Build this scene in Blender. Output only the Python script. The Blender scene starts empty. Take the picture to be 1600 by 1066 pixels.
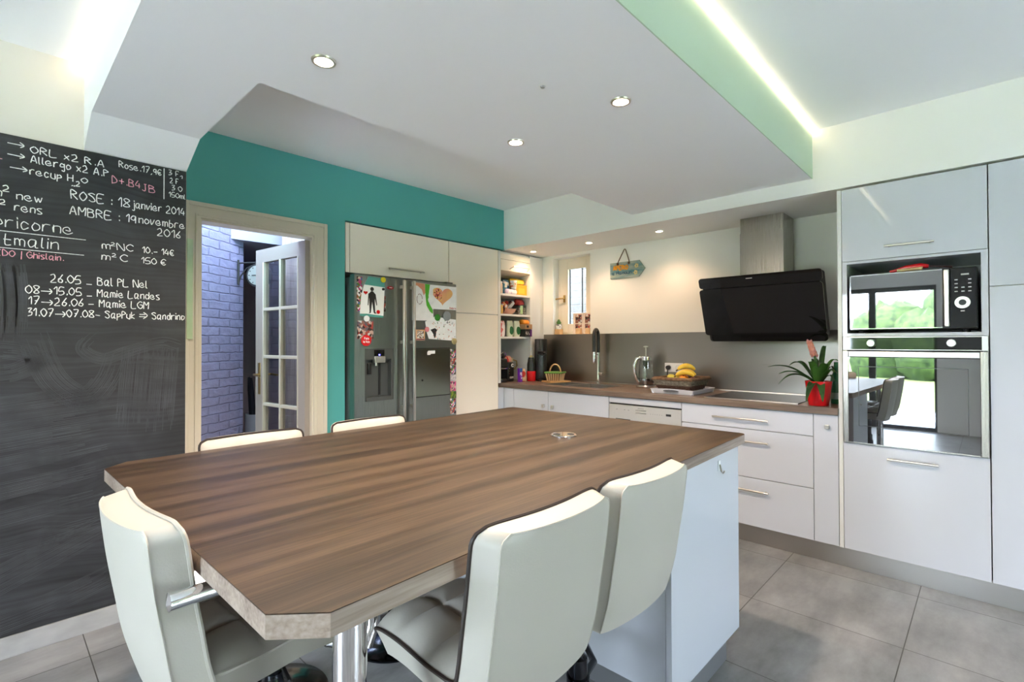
import bpy, bmesh, math, random
from mathutils import Vector, Matrix
random.seed(7)
PI = math.pi
S = bpy.context.scene
COL = S.collection

# ------------------------------------------------------------------ camera
H = 1.32
F_PX, YAW, PITCH, ROLL = 782.27, 0.76233, 0.010279, -0.0023885
cd = bpy.data.cameras.new('camera'); cam = bpy.data.objects.new('camera', cd); COL.objects.link(cam)
cd.sensor_fit = 'HORIZONTAL'; cd.sensor_width = 36.0
cd.lens = F_PX / 1600 * 36.0
cd.shift_y = -5.5577 / 1600
cd.clip_start = 0.02; cd.clip_end = 200
fw = Vector((math.cos(YAW), math.sin(YAW), 0)); rt = Vector((math.sin(YAW), -math.cos(YAW), 0)); up = Vector((0, 0, 1))
f2 = fw*math.cos(PITCH) + up*math.sin(PITCH); u2 = up*math.cos(PITCH) - fw*math.sin(PITCH)
r3 = rt*math.cos(ROLL) + u2*math.sin(ROLL); u3 = u2*math.cos(ROLL) - rt*math.sin(ROLL)
m = Matrix((r3, u3, -f2)).transposed().to_4x4(); m.translation = Vector((0, 0, H))
cam.matrix_world = m
S.camera = cam

# ------------------------------------------------------------------ view, world, sun
S.view_settings.view_transform = 'Standard'; S.view_settings.look = 'None'
S.view_settings.gamma = 1.0; S.view_settings.use_curve_mapping = False
S.view_settings.exposure = 2.38
S.cycles.max_bounces = 10; S.cycles.diffuse_bounces = 8; S.cycles.glossy_bounces = 5
S.cycles.transparent_max_bounces = 12; S.cycles.sample_clamp_indirect = 6.0
S.cycles.caustics_reflective = False; S.cycles.caustics_refractive = False
S.cycles.use_denoising = True

W = bpy.data.worlds.new('sky'); S.world = W; W.use_nodes = True
nt = W.node_tree; nt.nodes.clear()
wo = nt.nodes.new('ShaderNodeOutputWorld'); bg = nt.nodes.new('ShaderNodeBackground')
tc = nt.nodes.new('ShaderNodeTexCoord'); sx = nt.nodes.new('ShaderNodeSeparateXYZ'); rp = nt.nodes.new('ShaderNodeValToRGB')
nz = nt.nodes.new('ShaderNodeTexNoise'); nz.inputs['Scale'].default_value = 3.0; nz.inputs['Detail'].default_value = 5
mx = nt.nodes.new('ShaderNodeMix'); mx.data_type = 'RGBA'
rp.color_ramp.elements[0].position = 0.0; rp.color_ramp.elements[0].color = (0.70, 0.85, 1.0, 1)
rp.color_ramp.elements[1].position = 0.9; rp.color_ramp.elements[1].color = (0.45, 0.66, 1.0, 1)
nt.links.new(tc.outputs['Generated'], sx.inputs[0]); nt.links.new(sx.outputs['Z'], rp.inputs[0])
nt.links.new(tc.outputs['Generated'], nz.inputs['Vector'])
nt.links.new(nz.outputs['Fac'], mx.inputs['Factor']); nt.links.new(rp.outputs[0], mx.inputs[6])
mx.inputs[7].default_value = (0.80, 0.90, 1.0, 1)
nt.links.new(mx.outputs[2], bg.inputs['Color']); bg.inputs['Strength'].default_value = 7.0
nt.links.new(bg.outputs[0], wo.inputs[0])

sd = bpy.data.lights.new('sun', 'SUN'); sd.energy = 14.0; sd.angle = 0.02; sd.color = (1, 0.97, 0.93)
sun = bpy.data.objects.new('sun', sd); COL.objects.link(sun)
sun.rotation_euler = Vector((-0.22, -0.25, -0.95)).to_track_quat('-Z', 'Y').to_euler()

def portal(loc, normal, w, h):
    ld = bpy.data.lights.new('window_portal', 'AREA'); ld.shape = 'RECTANGLE'; ld.size = w; ld.size_y = h
    ld.cycles.is_portal = True
    o = bpy.data.objects.new('window_portal', ld); COL.objects.link(o)
    o.location = loc; o.rotation_euler = Vector(normal).to_track_quat('-Z', 'Z').to_euler()
portal((-2.60, 1.33, 1.10), (1, 0, 0), 1.54, 2.1)
portal((1.4, -2.60, 1.15), (0, 1, 0), 1.4, 2.1)
portal((4.20, 3.05, 1.8), (-1, 0, 0), 0.46, 0.78)
portal((0.98, 3.93, 2.94), (0, 0, -1), 1.3, 0.8)

# ------------------------------------------------------------------ materials
MATS = {}
def mat(name, col, rough=0.5, metal=0.0, spec=0.5, coat=0.0, emit=None, es=0.0, bump=0.0, bscale=40.0, var=0.0, vscale=(4, 4, 4), trans=0.0, ior=1.45, col2=None):
    if name in MATS: return MATS[name]
    M = bpy.data.materials.new(name); M.use_nodes = True
    n = M.node_tree; b = n.nodes['Principled BSDF']
    b.inputs['Base Color'].default_value = (*col, 1); b.inputs['Roughness'].default_value = rough
    b.inputs['Metallic'].default_value = metal; b.inputs['Specular IOR Level'].default_value = spec
    b.inputs['Coat Weight'].default_value = coat; b.inputs['Coat Roughness'].default_value = 0.025
    b.inputs['Transmission Weight'].default_value = trans; b.inputs['IOR'].default_value = ior
    if emit: b.inputs['Emission Color'].default_value = (*emit, 1); b.inputs['Emission Strength'].default_value = es
    tc = n.nodes.new('ShaderNodeTexCoord')
    if bump:
        t = n.nodes.new('ShaderNodeTexNoise'); t.inputs['Scale'].default_value = bscale; t.inputs['Detail'].default_value = 4
        bp = n.nodes.new('ShaderNodeBump'); bp.inputs['Strength'].default_value = bump; bp.inputs['Distance'].default_value = 0.002
        n.links.new(tc.outputs['Object'], t.inputs['Vector']); n.links.new(t.outputs['Fac'], bp.inputs['Height'])
        n.links.new(bp.outputs[0], b.inputs['Normal'])
    if var or col2:
        t = n.nodes.new('ShaderNodeTexNoise'); t.inputs['Scale'].default_value = 1; t.inputs['Detail'].default_value = 6
        mp = n.nodes.new('ShaderNodeMapping'); mp.inputs['Scale'].default_value = vscale
        r = n.nodes.new('ShaderNodeValToRGB')
        c2 = col2 or tuple(min(1, c*(1+var)) for c in col); c1 = col if col2 else tuple(c*(1-var) for c in col)
        r.color_ramp.elements[0].position = 0.32; r.color_ramp.elements[0].color = (*c1, 1)
        r.color_ramp.elements[1].position = 0.68; r.color_ramp.elements[1].color = (*c2, 1)
        n.links.new(tc.outputs['Object'], mp.inputs[0]); n.links.new(mp.outputs[0], t.inputs['Vector'])
        n.links.new(t.outputs['Fac'], r.inputs[0]); n.links.new(r.outputs[0], b.inputs['Base Color'])
    MATS[name] = M
    return M

def steel(name, col, rough, axis):           # brushed metal, streaks along the given axis
    M = mat(name, col, rough, 1.0); n = M.node_tree; b = n.nodes['Principled BSDF']
    tc = n.nodes.new('ShaderNodeTexCoord'); mp = n.nodes.new('ShaderNodeMapping'); t = n.nodes.new('ShaderNodeTexNoise')
    sc = [700, 700, 700]; sc[axis] = 3; mp.inputs['Scale'].default_value = sc
    t.inputs['Scale'].default_value = 1; t.inputs['Detail'].default_value = 2
    n.links.new(tc.outputs['Object'], mp.inputs[0]); n.links.new(mp.outputs[0], t.inputs['Vector'])
    mr = n.nodes.new('ShaderNodeMapRange'); mr.inputs['To Min'].default_value = rough-0.06; mr.inputs['To Max'].default_value = rough+0.1
    n.links.new(t.outputs['Fac'], mr.inputs['Value']); n.links.new(mr.outputs[0], b.inputs['Roughness'])
    bp = n.nodes.new('ShaderNodeBump'); bp.inputs['Strength'].default_value = 0.12; bp.inputs['Distance'].default_value = 0.0006
    n.links.new(t.outputs['Fac'], bp.inputs['Height']); n.links.new(bp.outputs[0], b.inputs['Normal'])
    return M

def wood(name, cs, rough, axis, bands=9.0, grain=150.0, coat=0.0):   # cs: dark, mid, light
    M = mat(name, cs[1], rough, coat=coat); n = M.node_tree; b = n.nodes['Principled BSDF']
    tc = n.nodes.new('ShaderNodeTexCoord')
    def noise(s_across, s_along, det, dist=0.0):
        mp = n.nodes.new('ShaderNodeMapping'); sc = [s_across]*3; sc[axis] = s_along; mp.inputs['Scale'].default_value = sc
        t = n.nodes.new('ShaderNodeTexNoise'); t.inputs['Scale'].default_value = 1; t.inputs['Detail'].default_value = det
        t.inputs['Distortion'].default_value = dist
        n.links.new(tc.outputs['Object'], mp.inputs[0]); n.links.new(mp.outputs[0], t.inputs['Vector'])
        return t
    a = noise(bands, 0.9, 8, 0.4); g = noise(grain, 5.0, 5, 0.2)
    ma = n.nodes.new('ShaderNodeMath'); ma.operation = 'MULTIPLY_ADD'; ma.inputs[1].default_value = 0.40
    n.links.new(g.outputs['Fac'], ma.inputs[0]); 
    mm = n.nodes.new('ShaderNodeMath'); mm.operation = 'MULTIPLY'; mm.inputs[1].default_value = 0.60
    n.links.new(a.outputs['Fac'], mm.inputs[0]); n.links.new(mm.outputs[0], ma.inputs[2])
    r = n.nodes.new('ShaderNodeValToRGB'); e = r.color_ramp.elements
    e[0].position = 0.39; e[0].color = (*cs[0], 1); e[1].position = 0.62; e[1].color = (*cs[2], 1)
    k = e.new(0.5); k.color = (*cs[1], 1)
    n.links.new(ma.outputs[0], r.inputs[0]); n.links.new(r.outputs[0], b.inputs['Base Color'])
    bp = n.nodes.new('ShaderNodeBump'); bp.inputs['Strength'].default_value = 0.15; bp.inputs['Distance'].default_value = 0.001
    n.links.new(g.outputs['Fac'], bp.inputs['Height']); n.links.new(bp.outputs[0], b.inputs['Normal'])
    return M

def tiles():                                  # 60 cm grey floor tiles laid in a plain grid
    M = mat('floor_tile', (0.3, 0.3, 0.3), 0.32); n = M.node_tree; b = n.nodes['Principled BSDF']
    tc = n.nodes.new('ShaderNodeTexCoord'); mp = n.nodes.new('ShaderNodeMapping')
    mp.inputs['Location'].default_value = (-0.306/0.605, -0.281/0.62, 0); mp.inputs['Scale'].default_value = (1/0.605, 1/0.62, 1)
    br = n.nodes.new('ShaderNodeTexBrick'); br.offset = 0.0; br.squash = 1.0
    br.inputs['Scale'].default_value = 1.0; br.inputs['Brick Width'].default_value = 1.0; br.inputs['Row Height'].default_value = 1.0
    br.inputs['Mortar Size'].default_value = 0.0035; br.inputs['Mortar Smooth'].default_value = 0.1; br.inputs['Bias'].default_value = 0
    br.inputs['Color1'].default_value = (0.0, 0, 0, 1); br.inputs['Color2'].default_value = (1, 1, 1, 1); br.inputs['Mortar'].default_value = (0.5, 0.5, 0.5, 1)
    n.links.new(tc.outputs['Object'], mp.inputs[0]); n.links.new(mp.outputs[0], br.inputs['Vector'])
    t = n.nodes.new('ShaderNodeTexNoise'); t.inputs['Scale'].default_value = 1; t.inputs['Detail'].default_value = 7; t.inputs['Roughness'].default_value = 0.65
    m2 = n.nodes.new('ShaderNodeMapping'); m2.inputs['Scale'].default_value = (2.6, 5.5, 1)
    n.links.new(tc.outputs['Object'], m2.inputs[0]); n.links.new(m2.outputs[0], t.inputs['Vector'])
    ma = n.nodes.new('ShaderNodeMath'); ma.operation = 'MULTIPLY_ADD'; ma.inputs[1].default_value = 0.12
    n.links.new(br.outputs['Color'], ma.inputs[0]); n.links.new(t.outputs['Fac'], ma.inputs[2])
    r = n.nodes.new('ShaderNodeValToRGB'); e = r.color_ramp.elements
    e[0].position = 0.36; e[0].color = (0.150, 0.146, 0.143, 1); e[1].position = 0.74; e[1].color = (0.32, 0.31, 0.305, 1)
    n.links.new(ma.outputs[0], r.inputs[0])
    x = n.nodes.new('ShaderNodeMix'); x.data_type = 'RGBA'; x.inputs[7].default_value = (0.06, 0.055, 0.05, 1)
    n.links.new(br.outputs['Fac'], x.inputs['Factor']); n.links.new(r.outputs[0], x.inputs[6]); n.links.new(x.outputs[2], b.inputs['Base Color'])
    mr = n.nodes.new('ShaderNodeMapRange'); mr.inputs['To Min'].default_value = 0.22; mr.inputs['To Max'].default_value = 0.46
    n.links.new(t.outputs['Fac'], mr.inputs['Value']); n.links.new(mr.outputs[0], b.inputs['Roughness'])
    bp = n.nodes.new('ShaderNodeBump'); bp.invert = True; bp.inputs['Strength'].default_value = 0.5; bp.inputs['Distance'].default_value = 0.002
    n.links.new(br.outputs['Fac'], bp.inputs['Height']); n.links.new(bp.outputs[0], b.inputs['Normal'])
    return M

def chalkboard_mat():                         # black paint with wiped chalk haze in swirls and long streaks
    M = mat('chalkboard_paint', (0.03, 0.031, 0.033), 0.55, spec=0.3); n = M.node_tree; b = n.nodes['Principled BSDF']
    tc = n.nodes.new('ShaderNodeTexCoord')
    w = n.nodes.new('ShaderNodeTexNoise'); w.inputs['Scale'].default_value = 1.5; w.inputs['Detail'].default_value = 1; w.inputs['Distortion'].default_value = 0.6
    n.links.new(tc.outputs['Object'], w.inputs['Vector'])
    add = n.nodes.new('ShaderNodeVectorMath'); add.operation = 'MULTIPLY_ADD'; add.inputs[1].default_value = (0.22, 0.22, 0.22)
    n.links.new(w.outputs['Color'], add.inputs[0]); n.links.new(tc.outputs['Object'], add.inputs[2])
    mp = n.nodes.new('ShaderNodeMapping'); mp.inputs['Scale'].default_value = (1.1, 1, 60)
    n.links.new(add.outputs[0], mp.inputs[0])
    t = n.nodes.new('ShaderNodeTexNoise'); t.inputs['Scale'].default_value = 1; t.inputs['Detail'].default_value = 5
    n.links.new(mp.outputs[0], t.inputs['Vector'])
    big = n.nodes.new('ShaderNodeTexNoise'); big.inputs['Scale'].default_value = 3.2; big.inputs['Detail'].default_value = 3; big.inputs['Distortion'].default_value = 1.6
    n.links.new(tc.outputs['Object'], big.inputs['Vector'])
    mu = n.nodes.new('ShaderNodeMath'); mu.operation = 'MULTIPLY'; n.links.new(t.outputs['Fac'], mu.inputs[0]); n.links.new(big.outputs['Fac'], mu.inputs[1])
    r = n.nodes.new('ShaderNodeValToRGB'); e = r.color_ramp.elements
    e[0].position = 0.10; e[0].color = (0.022, 0.022, 0.024, 1); e[1].position = 0.50; e[1].color = (0.054, 0.056, 0.063, 1)
    n.links.new(mu.outputs[0], r.inputs[0]); n.links.new(r.outputs[0], b.inputs['Base Color'])
    return M

def brick_mat(name, c1, c2, cm, bw, rh, strength=0.9):
    M = mat(name, c1, 0.7); n = M.node_tree; b = n.nodes['Principled BSDF']
    tc = n.nodes.new('ShaderNodeTexCoord'); 
    sp = n.nodes.new('ShaderNodeSeparateXYZ'); cb = n.nodes.new('ShaderNodeCombineXYZ')
    n.links.new(tc.outputs['Object'], sp.inputs[0]); n.links.new(sp.outputs['X'], cb.inputs['X']); n.links.new(sp.outputs['Z'], cb.inputs['Y'])
    ns = n.nodes.new('ShaderNodeTexNoise'); ns.inputs['Scale'].default_value = 14; ns.inputs['Detail'].default_value = 4
    n.links.new(tc.outputs['Object'], ns.inputs['Vector'])
    ad = n.nodes.new('ShaderNodeVectorMath'); ad.operation = 'MULTIPLY_ADD'; ad.inputs[1].default_value = (0.03, 0.020, 0)
    n.links.new(ns.outputs['Color'], ad.inputs[0]); n.links.new(cb.outputs[0], ad.inputs[2])
    br = n.nodes.new('ShaderNodeTexBrick'); br.inputs['Scale'].default_value = 1; br.inputs['Brick Width'].default_value = bw; br.inputs['Row Height'].default_value = rh
    br.inputs['Mortar Size'].default_value = 0.007; br.inputs['Mortar Smooth'].default_value = 0.6
    br.inputs['Color1'].default_value = (*c1, 1); br.inputs['Color2'].default_value = (*c2, 1); br.inputs['Mortar'].default_value = (*cm, 1)
    n.links.new(ad.outputs[0], br.inputs['Vector']); n.links.new(br.outputs['Color'], b.inputs['Base Color'])
    hm = n.nodes.new('ShaderNodeMath'); hm.operation = 'MULTIPLY_ADD'; hm.inputs[1].default_value = -1.0
    n.links.new(br.outputs['Fac'], hm.inputs[0]); n.links.new(ns.outputs['Fac'], hm.inputs[2])
    bp = n.nodes.new('ShaderNodeBump'); bp.inputs['Strength'].default_value = strength; bp.inputs['Distance'].default_value = 0.012
    n.links.new(hm.outputs[0], bp.inputs['Height']); n.links.new(bp.outputs[0], b.inputs['Normal'])
    return M

def glass(name, tint=(1, 1, 1), refl=0.10, opaque=0.0):   # thin clear sheet: see-through with a mirror-like sheen
    if name in MATS: return MATS[name]
    M = bpy.data.materials.new(name); M.use_nodes = True; n = M.node_tree; n.nodes.clear()
    o = n.nodes.new('ShaderNodeOutputMaterial'); t = n.nodes.new('ShaderNodeBsdfTransparent'); g = n.nodes.new('ShaderNodeBsdfGlossy')
    t.inputs['Color'].default_value = (*tint, 1); g.inputs['Roughness'].default_value = 0.02
    x = n.nodes.new('ShaderNodeMixShader'); l = n.nodes.new('ShaderNodeLayerWeight'); l.inputs['Blend'].default_value = 0.15
    ma = n.nodes.new('ShaderNodeMath'); ma.operation = 'MULTIPLY_ADD'; ma.inputs[1].default_value = 0.35; ma.inputs[2].default_value = refl*0.2
    n.links.new(l.outputs['Fresnel'], ma.inputs[0]); n.links.new(ma.outputs[0], x.inputs[0])
    n.links.new(t.outputs[0], x.inputs[1]); n.links.new(g.outputs[0], x.inputs[2]); n.links.new(x.outputs[0], o.inputs[0])
    MATS[name] = M
    return M

def cells(name, cols, scale, rough=0.35):     # photo collages and printed packs: irregular coloured patches
    if name in MATS: return MATS[name]
    M = mat(name, cols[0], rough); n = M.node_tree; b = n.nodes['Principled BSDF']
    tc = n.nodes.new('ShaderNodeTexCoord'); v = n.nodes.new('ShaderNodeTexVoronoi'); v.inputs['Scale'].default_value = scale
    n.links.new(tc.outputs['Object'], v.inputs['Vector']); s = n.nodes.new('ShaderNodeSeparateColor'); n.links.new(v.outputs['Color'], s.inputs[0])
    r = n.nodes.new('ShaderNodeValToRGB'); r.color_ramp.interpolation = 'CONSTANT'; e = r.color_ramp.elements
    for i, c in enumerate(cols):
        q = e[i] if i < 2 else e.new(i/len(cols))
        q.position = i/len(cols); q.color = (*c, 1)
    n.links.new(s.outputs[0], r.inputs[0]); n.links.new(r.outputs[0], b.inputs['Base Color'])
    return M

CREAM = mat('cream_wall_paint', (0.82, 0.81, 0.775), 0.7, bump=0.08, bscale=300)
WHITE = mat('white_ceiling_paint', (0.87, 0.87, 0.885), 0.75, bump=0.06, bscale=300)
MINT = mat('pale_mint_paint', (0.50, 0.62, 0.48), 0.7, bump=0.06, bscale=300)
TEAL = mat('teal_wall_paint', (0.085, 0.38, 0.36), 0.55, bump=0.1, bscale=300)
TILE = tiles()
SKIRT = mat('grey_skirting_tile', (0.36, 0.355, 0.35), 0.4, var=0.15, vscale=(6, 6, 12))
CHALKB = chalkboard_mat()
GLOSS = mat('white_gloss_lacquer', (0.56, 0.57, 0.62), 0.40, spec=0.25, coat=0.55)
CARC = mat('cabinet_carcass_white', (0.70, 0.70, 0.68), 0.4)
DARKGAP = mat('dark_gap', (0.05, 0.05, 0.05), 0.6)
GLOSS_LIT = mat('lamplit_white_gloss', (0.84, 0.765, 0.655), 0.40, spec=0.25, coat=0.4)  # white lacquer warmed and lightened; stands in for lamp light on this bank
STEEL = steel('brushed_steel', (0.50, 0.48, 0.46), 0.30, 1)
STEELZ = steel('brushed_steel_upright', (0.40, 0.37, 0.335), 0.24, 2)
SPLASH = steel('splashback_steel', (0.30, 0.272, 0.248), 0.30, 1)
FRIDGE = steel('fridge_steel', (0.255, 0.27, 0.25), 0.28, 2)
FSIDE = mat('fridge_side_grey', (0.16, 0.17, 0.17), 0.3, 0.6)
CHROME = mat('chrome', (0.82, 0.82, 0.83), 0.06, 1.0)
BCHROME = mat('black_chrome', (0.05, 0.052, 0.06), 0.14, 1.0)
CHROMED = mat('dark_chrome', (0.30, 0.31, 0.33), 0.10, 1.0)
NICKEL = mat('satin_nickel', (0.62, 0.58, 0.52), 0.28, 1.0)
BRASS = mat('aged_brass', (0.45, 0.32, 0.12), 0.35, 1.0)
TABLE = wood('table_oak_laminate', ((0.022, 0.0125, 0.0066), (0.048, 0.0275, 0.0145), (0.088, 0.054, 0.030)), 0.42, 0, 17.0, 210.0)
EDGE = wood('table_edge_oak', ((0.20, 0.145, 0.115), (0.31, 0.235, 0.19), (0.42, 0.335, 0.28)), 0.45, 0, 9.0, 130.0)
WORKTOP = wood('worktop_oak_laminate', ((0.105, 0.070, 0.050), (0.175, 0.120, 0.088), (0.25, 0.18, 0.14)), 0.35, 1, 9.0, 130.0)
LEATHER = mat('cream_faux_leather', (0.47, 0.44, 0.39), 0.42, bump=0.12, bscale=260)
PIPING = mat('dark_brown_piping', (0.028, 0.018, 0.015), 0.5)
SEAM = mat('stitched_seam', (0.50, 0.46, 0.39), 0.7)
BLACK = mat('black_plastic', (0.014, 0.014, 0.015), 0.28)
BLACKM = mat('black_matt', (0.02, 0.02, 0.02), 0.6)
BGLASS = mat('black_glass', (0.008, 0.008, 0.009), 0.035, coat=0.3)
OVENGL = mat('oven_door_glass', (0.012, 0.012, 0.013), 0.015, spec=0.9, ior=2.3)
WPLAST = mat('white_plastic', (0.80, 0.80, 0.80), 0.3)
CASING = mat('cream_woodwork', (0.58, 0.53, 0.43), 0.4)
DOORP = mat('door_paint', (0.30, 0.265, 0.235), 0.45)
PANE = glass('window_glass')
CLEAR = glass('clear_kitchen_glass', (0.93, 0.95, 0.94), 0.25)
DOORGL = glass('door_glass', (0.85, 0.84, 0.84), 0.1)
FRAMEG = mat('anthracite_frame', (0.045, 0.05, 0.055), 0.35)
LAMP = mat('lamp_lens', (1, 1, 1), 0.4, emit=(1.0, 0.80, 0.56), es=22)
LEDM = mat('led_strip_light', (1, 1, 1), 0.4, emit=(1.0, 0.80, 0.52), es=2.1)
PAPER = mat('white_paper', (0.82, 0.82, 0.80), 0.6)
CHALK = mat('white_chalk', (0.80, 0.80, 0.78), 0.9, var=0.2, vscale=(120, 120, 120))
CHALKP = mat('pink_chalk', (0.75, 0.33, 0.40), 0.9, var=0.2, vscale=(120, 120, 120))
CHALKD = mat('wiped_chalk', (0.058, 0.060, 0.067), 0.9, var=0.3, vscale=(9, 9, 9))
RED = mat('glossy_red', (0.62, 0.008, 0.012), 0.12, coat=0.4)
GREEN = mat('leaf_green', (0.055, 0.16, 0.025), 0.4, col2=(0.10, 0.25, 0.05), vscale=(12, 12, 6))

# ------------------------------------------------------------------ mesh helpers
class MB:
    def __init__(s): s.bm = bmesh.new()
    def box(s, x0, x1, y0, y1, z0, z1, bev=0.0, seg=2):
        b = bmesh.new(); bmesh.ops.create_cube(b, size=1)
        for v in b.verts: v.co = Vector(((x0+x1)/2 + v.co.x*(x1-x0), (y0+y1)/2 + v.co.y*(y1-y0), (z0+z1)/2 + v.co.z*(z1-z0)))
        if bev: bmesh.ops.bevel(b, geom=b.edges[:], offset=bev, segments=seg, affect='EDGES', profile=0.5)
        return s._add(b)
    def _add(s, b):
        me = bpy.data.meshes.new('t'); b.to_mesh(me); b.free(); s.bm.from_mesh(me); bpy.data.meshes.remove(me); return s
    def prism(s, pts, z0, z1, bev=0.0, seg=2, axis=2):   # polygon extruded along axis
        b = bmesh.new()
        def P(p, h): return Vector((p[0], p[1], h)) if axis == 2 else (Vector((p[0], h, p[1])) if axis == 1 else Vector((h, p[0], p[1])))
        lo = [b.verts.new(P(p, z0)) for p in pts]; hi = [b.verts.new(P(p, z1)) for p in pts]; n = len(pts)
        b.faces.new(lo[::-1]); b.faces.new(hi)
        for i in range(n): b.faces.new((lo[i], lo[(i+1) % n], hi[(i+1) % n], hi[i]))
        bmesh.ops.recalc_face_normals(b, faces=b.faces)
        if bev: bmesh.ops.bevel(b, geom=b.edges[:], offset=bev, segments=seg, affect='EDGES', profile=0.5)
        return s._add(b)
    def tube(s, path, r, n=12, closed=False, cap=True):
        P = [Vector(p) for p in path]; rs = r if isinstance(r, (list, tuple)) else [r]*len(P)
        b = s.bm; rings = []; pn = None
        for i, p in enumerate(P):
            a = P[(i-1) % len(P)] if (closed or i > 0) else p; c = P[(i+1) % len(P)] if (closed or i < len(P)-1) else p
            t = (c-a).normalized()
            if pn is None:
                pn = t.orthogonal().normalized()
            else:
                pn = (pn - t*pn.dot(t))
                pn = pn.normalized() if pn.length > 1e-6 else t.orthogonal().normalized()
            bn = t.cross(pn)
            rings.append([b.verts.new(p + (pn*math.cos(2*PI*k/n) + bn*math.sin(2*PI*k/n))*rs[i]) for k in range(n)])
        m = len(rings)
        for i in range(m if closed else m-1):
            A, B = rings[i], rings[(i+1) % m]
            for k in range(n): b.faces.new((A[k], A[(k+1) % n], B[(k+1) % n], B[k]))
        if cap and not closed: b.faces.new(rings[0][::-1]); b.faces.new(rings[-1])
        return s
    def cyl(s, p0, p1, r, n=24): return s.tube([p0, p1], r, n)
    def lathe(s, prof, c=(0, 0, 0), n=32, axis='z', ann=False):      # prof: (radius, height)
        b = s.bm; c = Vector(c); rings = []
        def P(r, h, a):
            x, y = r*math.cos(a), r*math.sin(a)
            return c + (Vector((x, y, h)) if axis == 'z' else Vector((h, x, y)) if axis == 'x' else Vector((y, h, x)))
        for r, h in prof:
            rings.append([b.verts.new(P(max(r, 1e-5), h, 2*PI*k/n)) for k in range(n)])
        for A, B in zip(rings, rings[1:]):
            for k in range(n): b.faces.new((A[k], A[(k+1) % n], B[(k+1) % n], B[k]))
        if ann:
            A, B = rings[-1], rings[0]
            for k in range(n): b.faces.new((A[k], A[(k+1) % n], B[(k+1) % n], B[k]))
            return s
        if prof[0][0] > 1e-4: b.faces.new(rings[0][::-1])
        if prof[-1][0] > 1e-4: b.faces.new(rings[-1])
        return s
    def ball(s, c, r, sx=1, sy=1, sz=1, u=20, v=12, noise=0.0):
        b = bmesh.new(); bmesh.ops.create_uvsphere(b, u_segments=u, v_segments=v, radius=r)
        for q in b.verts:
            k = 1 + random.uniform(-noise, noise)
            q.co = Vector((q.co.x*sx*k, q.co.y*sy*k, q.co.z*sz*k)) + Vector(c)
        return s._add(b)
    def quad(s, *p):
        b = s.bm; b.faces.new([b.verts.new(Vector(q)) for q in p]); return s
    def xf(s, M): bmesh.ops.transform(s.bm, matrix=M, verts=s.bm.verts[:]); return s
    def obj(s, name, material, parent=None, loc=(0, 0, 0), smooth=None, recalc=True):
        bm = s.bm
        if recalc: bmesh.ops.recalc_face_normals(bm, faces=bm.faces[:])
        me = bpy.data.meshes.new(name)
        L = Vector(loc)
        if L.length: bmesh.ops.translate(bm, vec=-L, verts=bm.verts[:])
        ar = {f: f.calc_area() for f in bm.faces}
        for f in bm.faces:                     # big flat faces between thin bevels stay truly flat
            nb = [g for e in f.edges for g in e.link_faces if g is not f]
            f.smooth = not (nb and max(ar[g] for g in nb) < 0.25*ar[f])
        flags = [f.smooth for f in bm.faces]
        bm.to_mesh(me); bm.free(); me.materials.append(material)
        me.polygons.foreach_set('use_smooth', flags)
        o = bpy.data.objects.new(name, me); COL.objects.link(o)
        es = o.modifiers.new('crisp_edges', 'EDGE_SPLIT'); es.split_angle = math.radians(38); es.use_edge_sharp = False
        if parent is not None: o.parent = parent
        else: o.location = L
        return o

class Thing:                                   # an Empty at the base of one thing; parts given in world coordinates
    def __init__(s, name, label, cat, loc, group=None, rz=0.0):
        o = bpy.data.objects.new(name, None); COL.objects.link(o); o.location = loc; o.rotation_euler = (0, 0, rz)
        o.empty_display_size = 0.05
        o['label'] = label; o['category'] = cat
        if group: o['group'] = group
        s.o = o; s.loc = Vector(loc)
    def part(s, name, mb, m, parent=None, label=None):
        o = mb.obj(name, m, parent or s.o, s.loc)
        if label: o['label'] = label
        return o

def single(name, mb, m, label, cat, loc, group=None):
    o = mb.obj(name, m, None, loc); o['label'] = label; o['category'] = cat
    if group: o['group'] = group
    return o
def struct(name, mb, m, parent=None):
    o = mb.obj(name, m, parent)
    if parent is None: o['kind'] = 'structure'
    return o
def dup(root, loc, rz, label, group=None):
    r = root.copy(); COL.objects.link(r); r.location = loc; r.rotation_euler = (0, 0, rz); r['label'] = label
    if group: r['group'] = group
    for ch in list(root.children):
        c = ch.copy(); COL.objects.link(c); c.parent = r
        for g in ch.children:
            d = g.copy(); COL.objects.link(d); d.parent = c
    return r
B = lambda *a, **k: MB().box(*a, **k)

# ------------------------------------------------------------------ the setting
XF, XW, YT, YC = 3.44, 4.06, 3.40, 3.00       # cabinet fronts, kitchen wall, teal wall, chalkboard wall
ZC, ZD, ZS = 2.60, 2.31, 2.22                 # ceiling, dropped ceiling, soffit
WX0, WY0 = -2.62, -2.62                       # garden sides of the room
struct('floor', B(-2.75, 4.21, -2.75, 6.4, -0.12, 0), TILE)
c = MB().box(-2.75, 4.21, -2.75, 3.5, ZC, ZC+0.15)
struct('ceiling', c, WHITE)
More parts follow.
